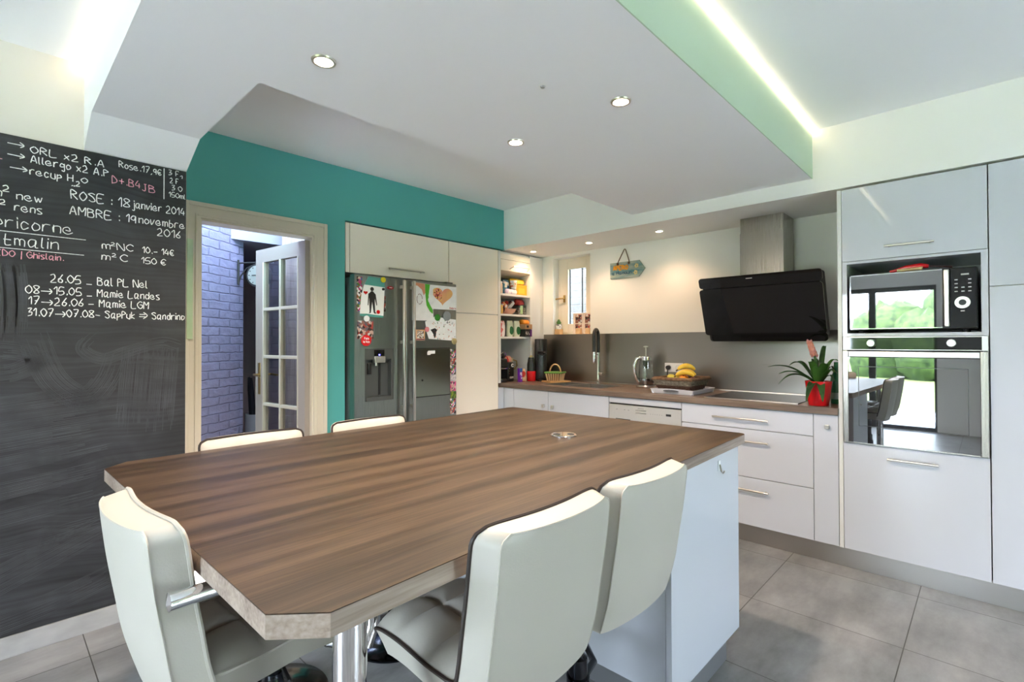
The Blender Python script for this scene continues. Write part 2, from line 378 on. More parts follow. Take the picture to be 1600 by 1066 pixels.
# kitchen wall with the small window in it
w = MB(); w.box(XW, 4.21, 3.284, 4.21, 0, ZC); w.box(XW, 4.21, WY0-0.13, 2.82, 0, ZC); w.box(XW, 4.21, 2.82, 3.284, 0, 1.403); w.box(XW, 4.21, 2.82, 3.284, 2.19, ZC)
struct('wall_right', w, CREAM)
w = MB(); w.box(0.705, 0.871, YT, 3.50, 0, ZC); w.box(0.871, 1.561, YT, 3.50, 2.067, ZC); w.box(1.561, 1.797, YT, 3.50, 0, ZC); w.box(1.797, 3.47, YT, 3.50, 2.217, ZC)
struct('wall_back', w, TEAL)
struct('wall_niche', MB().box(1.72, 1.797, 3.50, 4.21, 0, ZC).box(1.797, 4.06, 4.06, 4.21, 0, ZC).box(1.797, 3.47, 3.50, 4.06, 2.25, 2.40), CREAM)
struct('wall_left', B(-2.75, 0.705, YC, 3.50, 0, ZC), mat('cream_paint_dimmed', (0.64, 0.62, 0.565), 0.7, bump=0.08, bscale=300))  # cream wall colour darkened to hold down the window light on it
sf = MB().box(3.45, XW, WY0-0.13, 4.06, ZS, ZC)
struct('trim_1', sf, CREAM)                    # soffit over the kitchen run
struct('baseboard_left', B(-2.6, 0.705, YC-0.010, YC, 0, 0.09, 0.002), SKIRT)
# dropped ceiling: L-shape with a sloped end that runs down to the chalkboard
d = MB().prism([(0.30, 0.775), (3.45, 0.775), (3.45, 2.0), (0.705, 2.0), (0.705, 2.76), (0.30, 2.76)], ZD, ZC)
d.prism([(2.76, ZD), (YC, 2.208), (YC, ZC), (2.76, ZC)], 0.30, 0.705, axis=0)
struct('trim_2', d, WHITE)
struct('trim_3', B(0.30, 3.45, 0.770, 0.775, ZD, ZC), MINT)   # painted side of the dropped ceiling
# garden-side walls with glass doors
w = MB(); w.box(-2.75, WX0, -2.75, 0.56, 0, ZC); w.box(-2.75, WX0, 2.10, 3.0, 0, ZC); w.box(-2.75, WX0, 0.56, 2.10, 2.15, ZC)
struct('wall_garden_side', w, CREAM)
w = MB(); w.box(WX0, 0.7, -2.75, WY0, 0, ZC); w.box(2.1, XW, -2.75, WY0, 0, ZC); w.box(0.7, 2.1, -2.75, WY0, 2.2, ZC)
struct('wall_front', w, mat('sage_bounce_tint', (0.30, 0.36, 0.32), 0.7))  # unseen wall; its sage colour is picked to dim and green the bounce
def glazing(name, p0, p1, along, fixed, z0, z1, n):
    fr = MB(); gl = MB(); t = 0.03
    def bx(mb, a0, a1, z0, z1, th):
        (mb.box(fixed-th, fixed+th, a0, a1, z0, z1) if along == 'y' else mb.box(a0, a1, fixed-th, fixed+th, z0, z1))
    bx(fr, p0, p1, z0, z0+0.06, t); bx(fr, p0, p1, z1-0.07, z1, t)
    for i in range(n+1):
        a = p0 + (p1-p0)*i/n; wd = 0.045 if 0 < i < n else 0.03
        bx(fr, max(p0, a-wd), min(p1, a+wd), z0+0.06, z1-0.07, t)
    for i in range(n): bx(gl, p0+(p1-p0)*i/n+0.045, p0+(p1-p0)*(i+1)/n-0.045, z0+0.06, z1-0.07, 0.004)
    f = struct(name, fr, FRAMEG); gl.obj('window_pane', PANE, f)
glazing('window_2', 0.56, 2.10, 'y', -2.685, 0.0, 2.15, 2)
glazing('window_3', 0.7, 2.1, 'x', -2.685, 0.0, 2.2, 2)
# outdoors
LAWN = mat('lawn', (0.10, 0.145, 0.040), 0.9, col2=(0.15, 0.20, 0.065), vscale=(1.5, 1.5, 1.5), bump=0.5, bscale=30)
lw = struct('ground', B(-45, 14, -45, 14, -0.30, -0.14), LAWN)
struct('terrace', MB().box(-5.6, -2.75, -5.2, 5, -0.14, -0.03).box(-2.75, 4.2, -6.6, -2.75, -0.14, -0.03), mat('terrace_stone', (0.62, 0.63, 0.66), 0.6, var=0.06))
struct('overhang_and_light_block', MB().box(-2.7, 4.2, -4.6, -2.76, 2.38, 2.48).box(-3.5, -2.76, -2.7, 4.0, 2.30, 2.40), mat('overhang_block_wood', (0.22, 0.19, 0.16), 0.6))  # garden-side roof overhang, plus one added to dim the front window
TREE = mat('garden_foliage', (0.012, 0.032, 0.010), 0.8, col2=(0.07, 0.12, 0.03), vscale=(5, 5, 5))
hb = MB()
for i in range(34):
    a = PI*0.95 + (PI*0.75)*i/33
    r = random.uniform(17, 24); R = random.uniform(1.3, 2.6)
    hb.ball((r*math.cos(a), r*math.sin(a), R*0.75), R, 1, 1, random.uniform(0.8, 1.5), 14, 10, 0.12)
hg = hb.obj('hedge', TREE); hg['kind'] = 'stuff'; hg['label'] = 'green hedge and trees around the lawn outside'; hg['category'] = 'hedge'
struct('neighbour_wall', B(4.95, 5.15, 1.5, 7.0, -0.14, 5.0), brick_mat('pale_outdoor_brick', (0.115, 0.11, 0.105), (0.085, 0.08, 0.075), (0.15, 0.145, 0.14), 0.24, 0.085))
MATS['pale_outdoor_brick'].node_tree.links.new(MATS['pale_outdoor_brick'].node_tree.nodes['Separate XYZ'].outputs['Y'], MATS['pale_outdoor_brick'].node_tree.nodes['Combine XYZ'].inputs['X'])

# ------------------------------------------------------------------ doorway and hall
cs = MB()
def casing_leg(x0, x1, inner):                 # stepped moulding
    s = 1 if inner > x0 else -1
    cs.box(x0, x1, YT-0.018, YT, 0, 2.0668); xa, xb = sorted((x0 if s < 0 else x1, (x0 if s < 0 else x1) - s*0.0))
casing_leg(0.781, 0.871, 0.9); casing_leg(1.561, 1.651, 1.5)
cs.box(0.781, 1.651, YT-0.018, YT, 2.067, 2.157)
cs.box(0.781, 0.806, YT-0.030, YT-0.0182, 0, 2.157, 0.003); cs.box(1.626, 1.651, YT-0.030, YT-0.0182, 0, 2.157, 0.003); cs.box(0.8065, 1.6255, YT-0.030, YT-0.0182, 2.132, 2.157, 0.003)
cs.box(0.840, 0.853, YT-0.024, YT-0.0182, 0, 2.088, 0.002); cs.box(1.579, 1.592, YT-0.024, YT-0.0182, 0, 2.088, 0.002); cs.box(0.8535, 1.5785, YT-0.024, YT-0.0182, 2.076, 2.088, 0.002)
cs.box(0.8712, 0.880, YT, 3.52, 0, 2.0668); cs.box(1.552, 1.5608, YT, 3.52, 0, 2.0668); cs.box(0.880, 1.552, YT, 3.52, 2.055, 2.0668)
struct('trim_4', cs, CASING)
# glazed door leaf, hinged on the right and open into the hall
HX, HY, ang = 1.534, 3.432, math.atan2(0.69, -0.088)
dv = Vector((math.cos(ang), math.sin(ang))); LW, LH, TH = 0.680, 2.035, 0.036
door = bpy.data.objects.new('door_1', None); COL.objects.link(door); door.location = (HX, HY, 0); door.rotation_euler = (0, 0, ang); door['kind'] = 'structure'
fr = MB(); st = 0.085
fr.box(0, st, -TH/2, TH/2, 0.012, LH); fr.box(LW-st-0.02, LW, -TH/2, TH/2, 0.012, LH)
fr.box(st, LW-st-0.02, -TH/2, TH/2, LH-0.10, LH); fr.box(st, LW-st-0.02, -TH/2, TH/2, 0.012, 0.50)
fr.obj('door_leaf', DOORP, door)
gx0, gx1, gz0, gz1 = st, LW-st-0.02, 0.50, LH-0.10
mt = MB(); mw = 0.024
mt.box((gx0+gx1)/2-mw/2, (gx0+gx1)/2+mw/2, -TH*0.55, TH*0.55, gz0, gz1, 0.004)
for i in range(1, 4):
    z = gz0 + (gz1-gz0)*i/4; mt.box(gx0, gx1, -TH*0.52, TH*0.52, z-mw/2, z+mw/2, 0.004)
for a, b_ in ((gx0, gx0+0.014), (gx1-0.014, gx1)): mt.box(a, b_, -TH*0.6, TH*0.6, gz0, gz1, 0.004)
mt.obj('glazing_bar', mat('ivory_bar_paint', (0.46, 0.43, 0.35), 0.4), door)
MB().box(gx0, gx1, -0.002, 0.002, gz0, gz1).obj('door_pane', DOORGL, door)
hd = MB()
for s in (-1, 1):
    y = s*TH/2
    hd.box(LW-0.075, LW-0.045, min(y, y+s*0.006), max(y, y+s*0.006), 0.93, 1.17, 0.002)
    hd.tube([(LW-0.06, y, 1.08), (LW-0.06, y+s*0.045, 1.08), (LW-0.075, y+s*0.05, 1.08), (LW-0.16, y+s*0.05, 1.075)], 0.008, 8)
hd.obj('door_handle', BRASS, door)
# hall shell
wl = MB().box(0, 1.184, 0, 0.25, 0, 2.9)
bw = wl.obj('wall_hall_left', brick_mat('lilac_painted_brick', (0.19, 0.18, 0.285), (0.175, 0.165, 0.265), (0.155, 0.145, 0.24), 0.23, 0.066, 1.0))
bw.location = (0.50, 3.72, 0); bw.rotation_euler = (0, 0, math.atan2(0.6, 0.8)); bw['kind'] = 'structure'
LIL = mat('lilac_wall_paint', (0.45, 0.43, 0.55), 0.7)
struct('wall_hall_right', MB().box(1.665, 1.72, 3.50, 4.20, 0, 2.9), wood('hall_plank', ((0.26, 0.22, 0.20), (0.38, 0.33, 0.30), (0.48, 0.43, 0.40)), 0.6, 2, 22, 60))
struct('wall_hall_side', MB().box(1.75, 2.6, 4.22, 4.30, 0, 2.9).box(2.55, 2.62, 4.30, 6.3, 0, 2.9), LIL)
struct('wall_hall_far', MB().box(-0.2, 2.62, 6.3, 6.4, 0, 2.9), mat('peach_wall_paint', (0.50, 0.37, 0.33), 0.7))
struct('wall_hall_end', MB().box(-0.3, -0.2, 3.5, 6.4, 0, 2.9), LIL)
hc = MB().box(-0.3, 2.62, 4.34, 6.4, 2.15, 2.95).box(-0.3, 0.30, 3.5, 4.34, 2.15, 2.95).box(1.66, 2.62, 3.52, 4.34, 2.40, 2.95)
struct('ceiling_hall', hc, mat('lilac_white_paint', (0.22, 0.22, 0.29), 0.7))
# clock on an iron bracket, near the end of the brick wall
nx, ny = 0.6, -0.8; bx_, by_ = 1.385, 4.374
t = Thing('wall_clock', 'double-sided round black station clock hanging from an iron bracket in the hall', 'clock', (bx_, by_, 1.78))
ir = mat('wrought_iron', (0.012, 0.012, 0.013), 0.5)
k = MB(); P = lambda s, z, q=0: (bx_+nx*(s+0.008)+0.8*q, by_+ny*(s+0.008)+0.6*q, z)
k.tube([P(0, 1.79), P(0, 1.99)], 0.008, 8); k.tube([P(0, 1.965), P(0.30, 1.965)], 0.006, 8)
k.tube([P(0.004, 1.81), P(0.02, 1.86), P(0.07, 1.92), P(0.15, 1.955), P(0.22, 1.963)], 0.006, 8)
k.tube([P(0.18, 1.965), P(0.18, 1.94)], 0.006, 8)
t.part('bracket', k, ir)
cM = Matrix.Translation(P(0.18, 1.86)) @ Matrix.Rotation(math.atan2(0.6, 0.8), 4, 'Z')
t.part('clock_case', MB().lathe([(0.001, -0.03), (0.092, -0.03), (0.096, -0.02), (0.096, 0.02), (0.092, 0.03), (0.001, 0.03)], n=36, axis='x').xf(cM), ir)
cf = MB().lathe([(0.001, -0.032), (0.078, -0.032), (0.078, 0.032), (0.001, 0.032)], n=36, axis='x').xf(cM)
t.part('dial', cf, mat('clock_face', (0.22, 0.24, 0.23), 0.5))
ch = MB().box(-0.035, 0.035, -0.003, 0.003, 0, 0.055).box(-0.035, 0.035, 0, 0.042, -0.003, 0.003)
for q in range(12):
    a = q*PI/6; ch.box(-0.0345, 0.0345, 0.066*math.cos(a)-0.004, 0.066*math.cos(a)+0.004, 0.066*math.sin(a)-0.004, 0.066*math.sin(a)+0.004)
t.part('hand', ch.xf(cM), BLACKM)
t = Thing('umbrella_stand', 'white cylindrical stand holding dark umbrellas on the hall floor', 'umbrella stand', (1.86, 5.30, 0))
t.part('pot', MB().lathe([(0.10, 0.002), (0.11, 0.30), (0.105, 0.62), (0.095, 0.62), (0.09, 0.05), (0.001, 0.05)], (1.86, 5.30, 0)), mat('white_glaze', (0.6, 0.58, 0.58), 0.25))
for q in range(4):
    a = q*1.7+0.4; ex, ey = math.cos(a)*0.085, math.sin(a)*0.085
    t.part('umbrella', MB().tube([(1.86+ex*0.3, 5.30+ey*0.3, 0.08), (1.86+ex*0.6, 5.30+ey*0.6, 0.55), (1.86+ex, 5.30+ey, 0.86), (1.86+ex*1.1, 5.30+ey*1.1, 0.98)], [0.02, 0.03, 0.02, 0.01], 8), mat('umbrella_cloth', (0.02, 0.018, 0.022), 0.7) if q else mat('umbrella_red', (0.2, 0.02, 0.02), 0.7))

# ------------------------------------------------------------------ chalkboard and its writing
cb = Thing('chalkboard', 'large black chalkboard wall covered in white handwriting, left of the doorway', 'chalkboard', (-0.95, YC, 0.09))
cb.part('board', B(-2.60, 0.703, YC-0.006, YC-0.0016, 0.0915, 2.206), CHALKB)
GL = {'A': '02,28,42;14,34', 'B': '02,08;08,37,36,05;05,35,43,32,02', 'C': '47,28,06,04,22,43', 'D': '02,08,27,45,33,02', 'E': '48,08,02,42;05,35', 'F': '38,08,02;05,25',
 'G': '47,28,06,04,22,43,45,25', 'H': '02,08;42,48;05,45', 'K': '02,08;48,05,42', 'L': '08,02,42', 'M': '02,08,25,48,42', 'N': '02,08,42,48', 'O': '28,06,04,22,44,46,28', 'P': '02,08,37,36,05',
 'R': '02,08,37,36,05;15,42', 'S': '47,28,07,16,35,43,22,03', 'J': '18,38;28,23,12,03', 'a': '36,16,04,12,34,36,32,42', 'b': '08,02,22,34,25,05', 'c': '35,16,04,12,33', 'd': '35,16,04,12,33,38,32', 'e': '14,34,26,05,03,22,43',
 'f': '37,28,17,12;05,25', 'y': '06,14,24;36,10', 'z': '06,36,02,32', 'q': '36,16,04,12,33;36,30', 'I': '02,08', 'U': '08,03,22,43,48', 'g': '35,16,04,13,34,36,30,10', 'h': '08,02,05,26,35,32', 'i': '06,02;08,07', 'j': '26,20,00;28,27', 'k': '08,02;36,04,32', 'l': '08,03,12', 'm': '06,02,05,16,25,22,25,36,45,42', 'n': '06,02,05,26,35,32',
 'o': '16,04,12,33,35,16', 'p': '06,00;05,26,34,13,03', 'r': '06,02,04,16,36', 's': '36,16,05,33,22,02', 't': '18,12,32;05,35', 'u': '06,03,12,32,36,32', 'v': '06,12,36', 'w': '06,12,25,32,46', 'x': '06,32;02,36',
 '0': '28,06,04,22,44,46,28', '1': '06,28,22', '2': '07,28,37,35,02,42', '3': '08,38,15,35,33,12,02', '4': '28,04,44;36,32', '5': '48,18,05,35,43,22,02', '6': '38,15,03,22,33,34,15,04', '7': '08,48,12;15,35', '8': '25,07,28,47,25,03,22,43,25', '9': '37,17,05,24,37,32',
 '€': '47,28,06,04,22,43;05,35;04,34', '|': '18,10', '.': '12,13', ',': '12,01', ':': '15,16;12,13', '-': '04,44', '_': '02,42', '>': '04,84;66,84,62', '=': '06,66;04,64;48,85,42', '+': '05,45;27,23', '^': '07,18,27,15,25', "~": '01,12,11;21,32,31'}
def catmull(P, n=5):
    if len(P) < 3: return P
    Q = [P[0]] + P + [P[-1]]; out = []
    for i in range(1, len(Q)-2):
        p0, p1, p2, p3 = Q[i-1:i+3]
        for k in range(n):
            t = k/n; out.append(tuple(0.5*((2*b)+(c-a)*t+(2*a-5*b+4*c-d)*t*t+(3*b-a-3*c+d)*t**3) for a, b, c, d in zip(p0, p1, p2, p3)))
    return out + [P[-1]]
def strokes(text):
    x = 0; out = []
    for chr_ in text:
        if chr_ == ' ': x += 3.0; continue
        g = GL[chr_]; w = 0
        for st in g.split(';'):
            pts = [(int(a[0]), int(a[1])) for a in st.split(',')]
            w = max(w, max(p[0] for p in pts))
            out.append(catmull([(x+p[0]+random.uniform(-.18, .18), p[1]+random.uniform(-.22, .22)) for p in pts]))
        x += w + 1.5
    return out, x - 1.5
def write(text, x0, x1, zb, cap, r=0.0019, m=CHALK, drift=0.0):
    ss, wd = strokes(text); k = (x1-x0)/wd; u = cap/6; mb = MB()
    for st in ss:
        mb.tube([(x0 + a*k, YC-0.0066, zb + (b-2)*u + drift*a/wd) for a, b in st], r, 6)
    cb.part('chalk_writing', mb, m, label='pink chalk writing' if m is CHALKP else None)
write('>', 0.052, 0.104, 2.160, 0.030); write('ORL x2 R.A', 0.124, 0.370, 2.146, 0.030)
write('>', 0.052, 0.104, 2.112, 0.030); write('Allergo x2 A.P', 0.124, 0.385, 2.104, 0.031)
write('>', 0.060, 0.112, 2.058, 0.030); write('recup H', 0.122, 0.262, 2.052, 0.031); write('~2', 0.258, 0.286, 2.036, 0.022); write('O', 0.292, 0.312, 2.056, 0.022)
write('Rose.17,9€', 0.428, 0.596, 2.160, 0.030, 0.0017); write('|', 0.6065, 0.607, 2.085, 0.115)
write('3 F', 0.626, 0.670, 2.172, 0.025, 0.0016); write('1', 0.675, 0.684, 2.166, 0.014, 0.0015); write('2 F', 0.632, 0.668, 2.134, 0.024, 0.0016); write('3 0', 0.640, 0.684, 2.098, 0.025, 0.0016); write('150ml', 0.628, 0.698, 2.062, 0.025, 0.0016)
write('D+.B4', 0.402, 0.510, 2.078, 0.034, 0.0018, CHALKP); write('JB', 0.518, 0.568, 2.068, 0.034, 0.0018, CHALKP)
write('ROSE : 18', 0.256, 0.468, 1.975, 0.040, 0.0021); write('janvier 2014', 0.478, 0.696, 1.978, 0.035, 0.002)
write('AMBRE : 19', 0.252, 0.492, 1.904, 0.038, 0.0021); write('novembre', 0.506, 0.696, 1.908, 0.036, 0.002); write('2016', 0.580, 0.676, 1.858, 0.036, 0.002)
write('2', 0.040, 0.060, 1.962, 0.026); write('new', 0.082, 0.160, 1.936, 0.034); write('2', 0.030, 0.048, 1.905, 0.022); write('rens', 0.076, 0.160, 1.886, 0.034)
write('m', 0.010, 0.036, 1.940, 0.034); write('m', 0.004, 0.026, 1.886, 0.034)
write('pricorne', 0.016, 0.262, 1.812, 0.048, 0.0018); write('-', 0.010, 0.296, 1.782, 0.040, 0.0016)
write('ltmalin', 0.022, 0.215, 1.738, 0.046, 0.0018); write('-', 0.010, 0.300, 1.710, 0.040, 0.0016)
write('KDO | Ghislain.', 0.020, 0.232, 1.690, 0.026, 0.0017, CHALKP)
write('m', 0.366, 0.396, 1.764, 0.032); write('2', 0.398, 0.414, 1.782, 0.016, 0.0015); write('NC', 0.422, 0.484, 1.764, 0.032); write('10.- 14€', 0.520, 0.650, 1.764, 0.030)
write('m', 0.366, 0.396, 1.712, 0.032); write('2', 0.402, 0.418, 1.730, 0.016, 0.0015); write('C', 0.436, 0.462, 1.712, 0.032); write('150 €', 0.516, 0.616, 1.712, 0.030)
write('26.05 _ Bal PL Nel', 0.190, 0.540, 1.592, 0.036); write('08>15.05 _ Mamie Landes', 0.112, 0.590, 1.538, 0.034)
write('17>26.06 - Mamie LGM', 0.120, 0.545, 1.490, 0.034); write('31.07>07.08- SapPuk = Sandrino', 0.118, 0.696, 1.440, 0.033)
write('-', -0.02, 0.036, 2.086, 0.030, 0.0017, CHALKP); write('o', 0.002, 0.024, 2.108, 0.030)
wl_ = MB()
def swipe(pts, width, n, r=0.0011):
    pts = catmull(pts, 10)
    for k in range(n):
        f0, f1 = random.uniform(0, 0.25), random.uniform(0.7, 1.0); o_ = (k/(n-1)-0.5)*width + random.uniform(-.3, .3)*width/n; row = None
        for i in range(int(f0*(len(pts)-1)), int(f1*(len(pts)-1))):
            a_, b_ = pts[i], pts[i+1]; d_ = math.hypot(b_[0]-a_[0], b_[1]-a_[1]) or 1; nx_, nz_ = -(b_[1]-a_[1])/d_, (b_[0]-a_[0])/d_
            nxt = [wl_.bm.verts.new((a_[0]+nx_*(o_+e*r), YC-0.0064, a_[1]+nz_*(o_+e*r))) for e in (-1, 1)]
            if row: wl_.bm.faces.new((row[0], row[1], nxt[1], nxt[0]))
            row = nxt
for x_ in (0.02, 0.055, 0.09): swipe([(x_, 1.66), (x_+0.012, 1.5), (x_+0.004, 1.30)], 0.04, 16)
swipe([(0.0, 1.30), (0.10, 1.285), (0.15, 1.25), (0.08, 1.20), (-0.02, 1.19)], 0.07, 16)
swipe([(0.13, 1.36), (0.20, 1.16), (0.31, 1.07), (0.39, 1.16), (0.43, 1.30)], 0.10, 24)
swipe([(0.36, 1.38), (0.30, 1.30), (0.37, 1.25), (0.47, 1.285), (0.60, 1.325), (0.69, 1.30)], 0.05, 14)
for x_ in (0.47, 0.53, 0.59, 0.65): swipe([(x_, 1.30), (x_-0.015, 1.1), (x_-0.03, 0.85)], 0.05, 14)
for z_ in (1.08, 1.0, 0.92, 0.83, 0.72, 0.60, 0.48): swipe([(-0.6, z_+0.03), (-0.1, z_-0.02), (0.2, z_), (0.46+random.uniform(-.05, .1), z_+0.03)], 0.07, 16)
swipe([(-0.3, 0.2), (0.1, 0.36), (0.5, 0.52)], 0.12, 22); swipe([(-0.3, 0.12), (0.2, 0.18), (0.6, 0.30)], 0.10, 18)
cb.part('wiped_chalk_trace', wl_, CHALKD)
single('door_poster', B(0.795, 0.826, YT-0.036, YT-0.031, 1.345, 1.93, 0.001), mat('glossy_green_print', (0.35, 0.50, 0.30), 0.08, coat=1.0, col2=(0.62, 0.74, 0.50), vscale=(8, 8, 3)),
       'narrow glossy green poster fixed on the door casing beside the chalkboard', 'poster', (0.81, YT-0.033, 1.345))

# ------------------------------------------------------------------ fridge bank on the back wall
def bar_handle(t, parent, p0, p1, out, m=NICKEL, r=0.006, name='handle'):
    p0, p1, out = Vector(p0), Vector(p1), Vector(out); d = (p1-p0).normalized()
    k = MB().tube([p0+out-d*0.0, p1+out], r, 10)
    for q in (p0+d*0.02, p1-d*0.02): k.tube([q, q+out], r*0.8, 8)
    return t.part(name, k, m, parent)
t = Thing('overhead_cabinet', 'white gloss cupboard above the fridge with one long bar handle', 'cabinet', (2.28, 3.7, 1.84))
t.part('body', B(1.802, 2.762, 3.42, 4.0, 1.84, 2.205), CARC)
t.part('filler_strip', B(1.802, 1.833, 3.40, 3.419, 1.84, 2.205, 0.001), GLOSS_LIT)
dr = t.part('door', B(1.837, 2.762, 3.40, 3.419, 1.84, 2.205, 0.0015), GLOSS_LIT)
bar_handle(t, dr, (2.151, 3.40, 1.90), (2.486, 3.40, 1.90), (0, -0.028, 0))
t = Thing('tall_cabinet', 'tall white gloss larder cupboard between the fridge and the open shelves', 'cabinet', (3.07, 3.7, 0.12))
t.part('body', B(2.768, 3.368, 3.42, 4.0, 0.12, 2.205), CARC)
t.part('door', B(2.768, 3.368, 3.40, 3.419, 1.588, 2.205, 0.0015), GLOSS_LIT)
t.part('door', B(2.768, 3.368, 3.40, 3.419, 0.122, 1.582, 0.0015), GLOSS_LIT)

FX0, FX1, FY = 1.806, 2.750, 3.28
t = Thing('fridge', 'large steel side-by-side fridge freezer with water dispenser and children\'s drawings', 'fridge', (2.28, 3.6, 0.02)); fridge = t
t.part('body', B(FX0+0.004, FX1-0.004, 3.352, 3.98, 0.03, 1.80, 0.004), FSIDE)
t.part('foot_panel', B(FX0+0.01, FX1-0.01, 3.36, 3.40, 0.02, 0.029), BLACKM)
ld = MB(); x0, x1 = FX0, 2.236
ld.box(x0, 1.889, FY, 3.345, 0.06, 1.815); ld.box(2.131, x1, FY, 3.345, 0.06, 1.815); ld.box(1.889, 2.131, FY, 3.345, 0.06, 0.892); ld.box(1.889, 2.131, FY, 3.345, 1.278, 1.815)
L = t.part('door', ld, FRIDGE)
Rr = t.part('door', B(2.246, FX1, FY, 3.345, 0.06, 1.815, 0.004), FRIDGE)
dp = MB().box(1.889, 2.131, FY+0.004, 3.30, 1.200, 1.278).box(1.889, 1.900, FY+0.004, 3.344, 0.892, 1.2).box(2.112, 2.131, FY+0.004, 3.344, 0.892, 1.2).box(1.9, 2.112, FY-0.004, 3.344, 0.892, 0.922).box(1.9, 2.112, 3.33, 3.344, 0.922, 1.2).box(1.9, 2.112, 3.30, 3.33, 1.19, 1.2)
t.part('dispenser', dp, mat('dispenser_grey', (0.10, 0.105, 0.10), 0.35, 0.5), L)
t.part('dispenser_screen', B(1.967, 2.053, FY+0.002, FY+0.006, 1.222, 1.268), BGLASS, L)
t.part('screen_light', B(2.004, 2.016, FY+0.0005, FY+0.002, 1.226, 1.236), mat('blue_led', (0.05, 0.05, 0.5), 0.4, emit=(0.1, 0.1, 1.0), es=2), L)
t.part('dispenser_spout', MB().box(1.967, 2.059, FY-0.006, FY+0.03, 1.172, 1.221, 0.006).cyl((1.99, FY+0.014, 1.150), (1.99, FY+0.014, 1.173), 0.008, 12), NICKEL, L)
t.part('dispenser_paddle', MB().box(1.935, 1.965, 3.312, 3.330, 1.085, 1.17, 0.006).box(2.030, 2.046, 3.322, 3.330, 0.93, 1.185, 0.002), BLACK, L)
hbk = MB().box(2.300, 2.679, FY-0.001, FY+0.002, 0.884, 1.279)
t.part('home_bar_seal', hbk, BLACKM, Rr)
t.part('home_bar_door', B(2.305, 2.674, FY-0.006, FY-0.0012, 0.892, 1.274, 0.001), steel('home_bar_steel', (0.25, 0.27, 0.23), 0.2, 0), Rr)
t.part('home_bar_latch', MB().cyl((2.392, FY-0.009, 1.021), (2.392, FY-0.0062, 1.021), 0.007, 16), BLACK, Rr)
for x, par in ((2.196, L), (2.286, Rr)):
    k = MB().box(x-0.011, x+0.011, FY-0.058, FY-0.038, 0.55, 1.80, 0.005)
    for z in (0.60, 0.83, 1.325, 1.75): k.box(x-0.007, x+0.007, FY-0.04, FY, z-0.012, z+0.012, 0.002)
    t.part('handle', k, NICKEL, par)
t.part('hinge_cover', B(FX1-0.09, FX1-0.02, 3.30, 3.42, 1.817, 1.832, 0.004), FSIDE)

# papers and magnets on the fridge doors
FG = 'papers and magnets on the fridge'
def sheet(name, label, cat, x0, x1, z0, z1, m, y=0.0, corners=None):
    th = Thing(name, label, cat, ((x0+x1)/2, FY-0.001-y, z0), FG)
    pts = corners or [(x0, z0), (x1, z0), (x1, z1), (x0, z1)]
    th.part('sheet', MB().prism(pts, FY-0.0022-y, FY-0.0008-y, axis=1), m)
    th.y = FY-0.0022-y
    return th
def flat(th, name, pts, m, d=0.0008, k=0):
    return th.part(name, MB().prism(pts, th.y-d*(k+1), th.y-d*k-0.0001, axis=1), m)
def circ(cx, cz, r, n=24, sx=1): return [(cx+r*sx*math.cos(2*PI*i/n), cz+r*math.sin(2*PI*i/n)) for i in range(n)]
def heart(cx, cz, w, h, n=32):
    o = []
    for i in range(n):
        a = 2*PI*i/n; o.append((cx + w/2*math.sin(a)**3, cz + h/2*((13*math.cos(a)-5*math.cos(2*a)-2*math.cos(3*a)-math.cos(4*a))/15+0.1)))
    return o
PHOTO = cells('photo_print', [(0.05, 0.03, 0.03), (0.35, 0.06, 0.05), (0.5, 0.33, 0.27), (0.12, 0.10, 0.12), (0.6, 0.6, 0.6), (0.25, 0.12, 0.10)], 55, 0.2)
PHOTO2 = cells('photo_print_bright', [(0.05, 0.04, 0.05), (0.45, 0.05, 0.15), (0.6, 0.42, 0.35), (0.10, 0.16, 0.05), (0.75, 0.7, 0.7), (0.10, 0.15, 0.35), (0.3, 0.12, 0.05)], 60, 0.2)
FTEAL = mat('turquoise_ink', (0.08, 0.32, 0.28), 0.5)
a = sheet('photo_strip', 'narrow photo strip peeking out left of the figure poster on the fridge', 'photo', 1.824, 1.866, 1.546, 1.798, PHOTO2, 0.0)
a = sheet('photo_strip', 'narrow photo strip peeking out right of the figure poster on the fridge', 'photo', 2.012, 2.060, 1.555, 1.672, PHOTO, 0.0)
a = sheet('figure_poster', 'white poster of a black suited figure and a red heart on the left fridge door', 'poster', 1.843, 2.053, 1.507, 1.804, PAPER, 0.0016,
          [(1.846, 1.516), (2.040, 1.507), (2.053, 1.80), (1.915, 1.806), (1.880, 1.74), (1.858, 1.66)])
flat(a, 'turquoise_band', [(1.883, 1.744), (2.050, 1.735), (2.053, 1.80), (1.915, 1.806)], FTEAL); flat(a, 'turquoise_band', [(1.846, 1.516), (2.040, 1.507), (2.041, 1.522), (1.9, 1.533), (1.847, 1.531)], FTEAL)
fig = MB(); Q = lambda pts: fig.prism([(1.945+p[0], 1.535+p[1]) for p in pts], a.y-0.0012, a.y-0.0001, axis=1)
Q(circ(0, 0.180, 0.015)); Q([(-0.026, 0.145), (-0.008, 0.164), (0.008, 0.164), (0.026, 0.145), (0.022, 0.09), (-0.022, 0.09)])
Q([(-0.030, 0.145), (-0.022, 0.150), (-0.026, 0.10), (-0.030, 0.06), (-0.036, 0.06)]); Q([(0.022, 0.150), (0.030, 0.142), (0.042, 0.066), (0.037, 0.06), (0.024, 0.11)])
Q([(-0.022, 0.092), (0.001, 0.092), (-0.010, 0.005), (-0.026, 0.0), (-0.020, 0.010)]); Q([(0.0, 0.092), (0.022, 0.092), (0.026, 0.012), (0.040, 0.003), (0.022, 0.0), (0.014, 0.008)])
a.part('figure_print', fig, BLACKM)
flat(a, 'heart_print', heart(1.893, 1.684, 0.034, 0.028), RED); flat(a, 'dot_print', circ(1.997, 1.549, 0.015), RED)
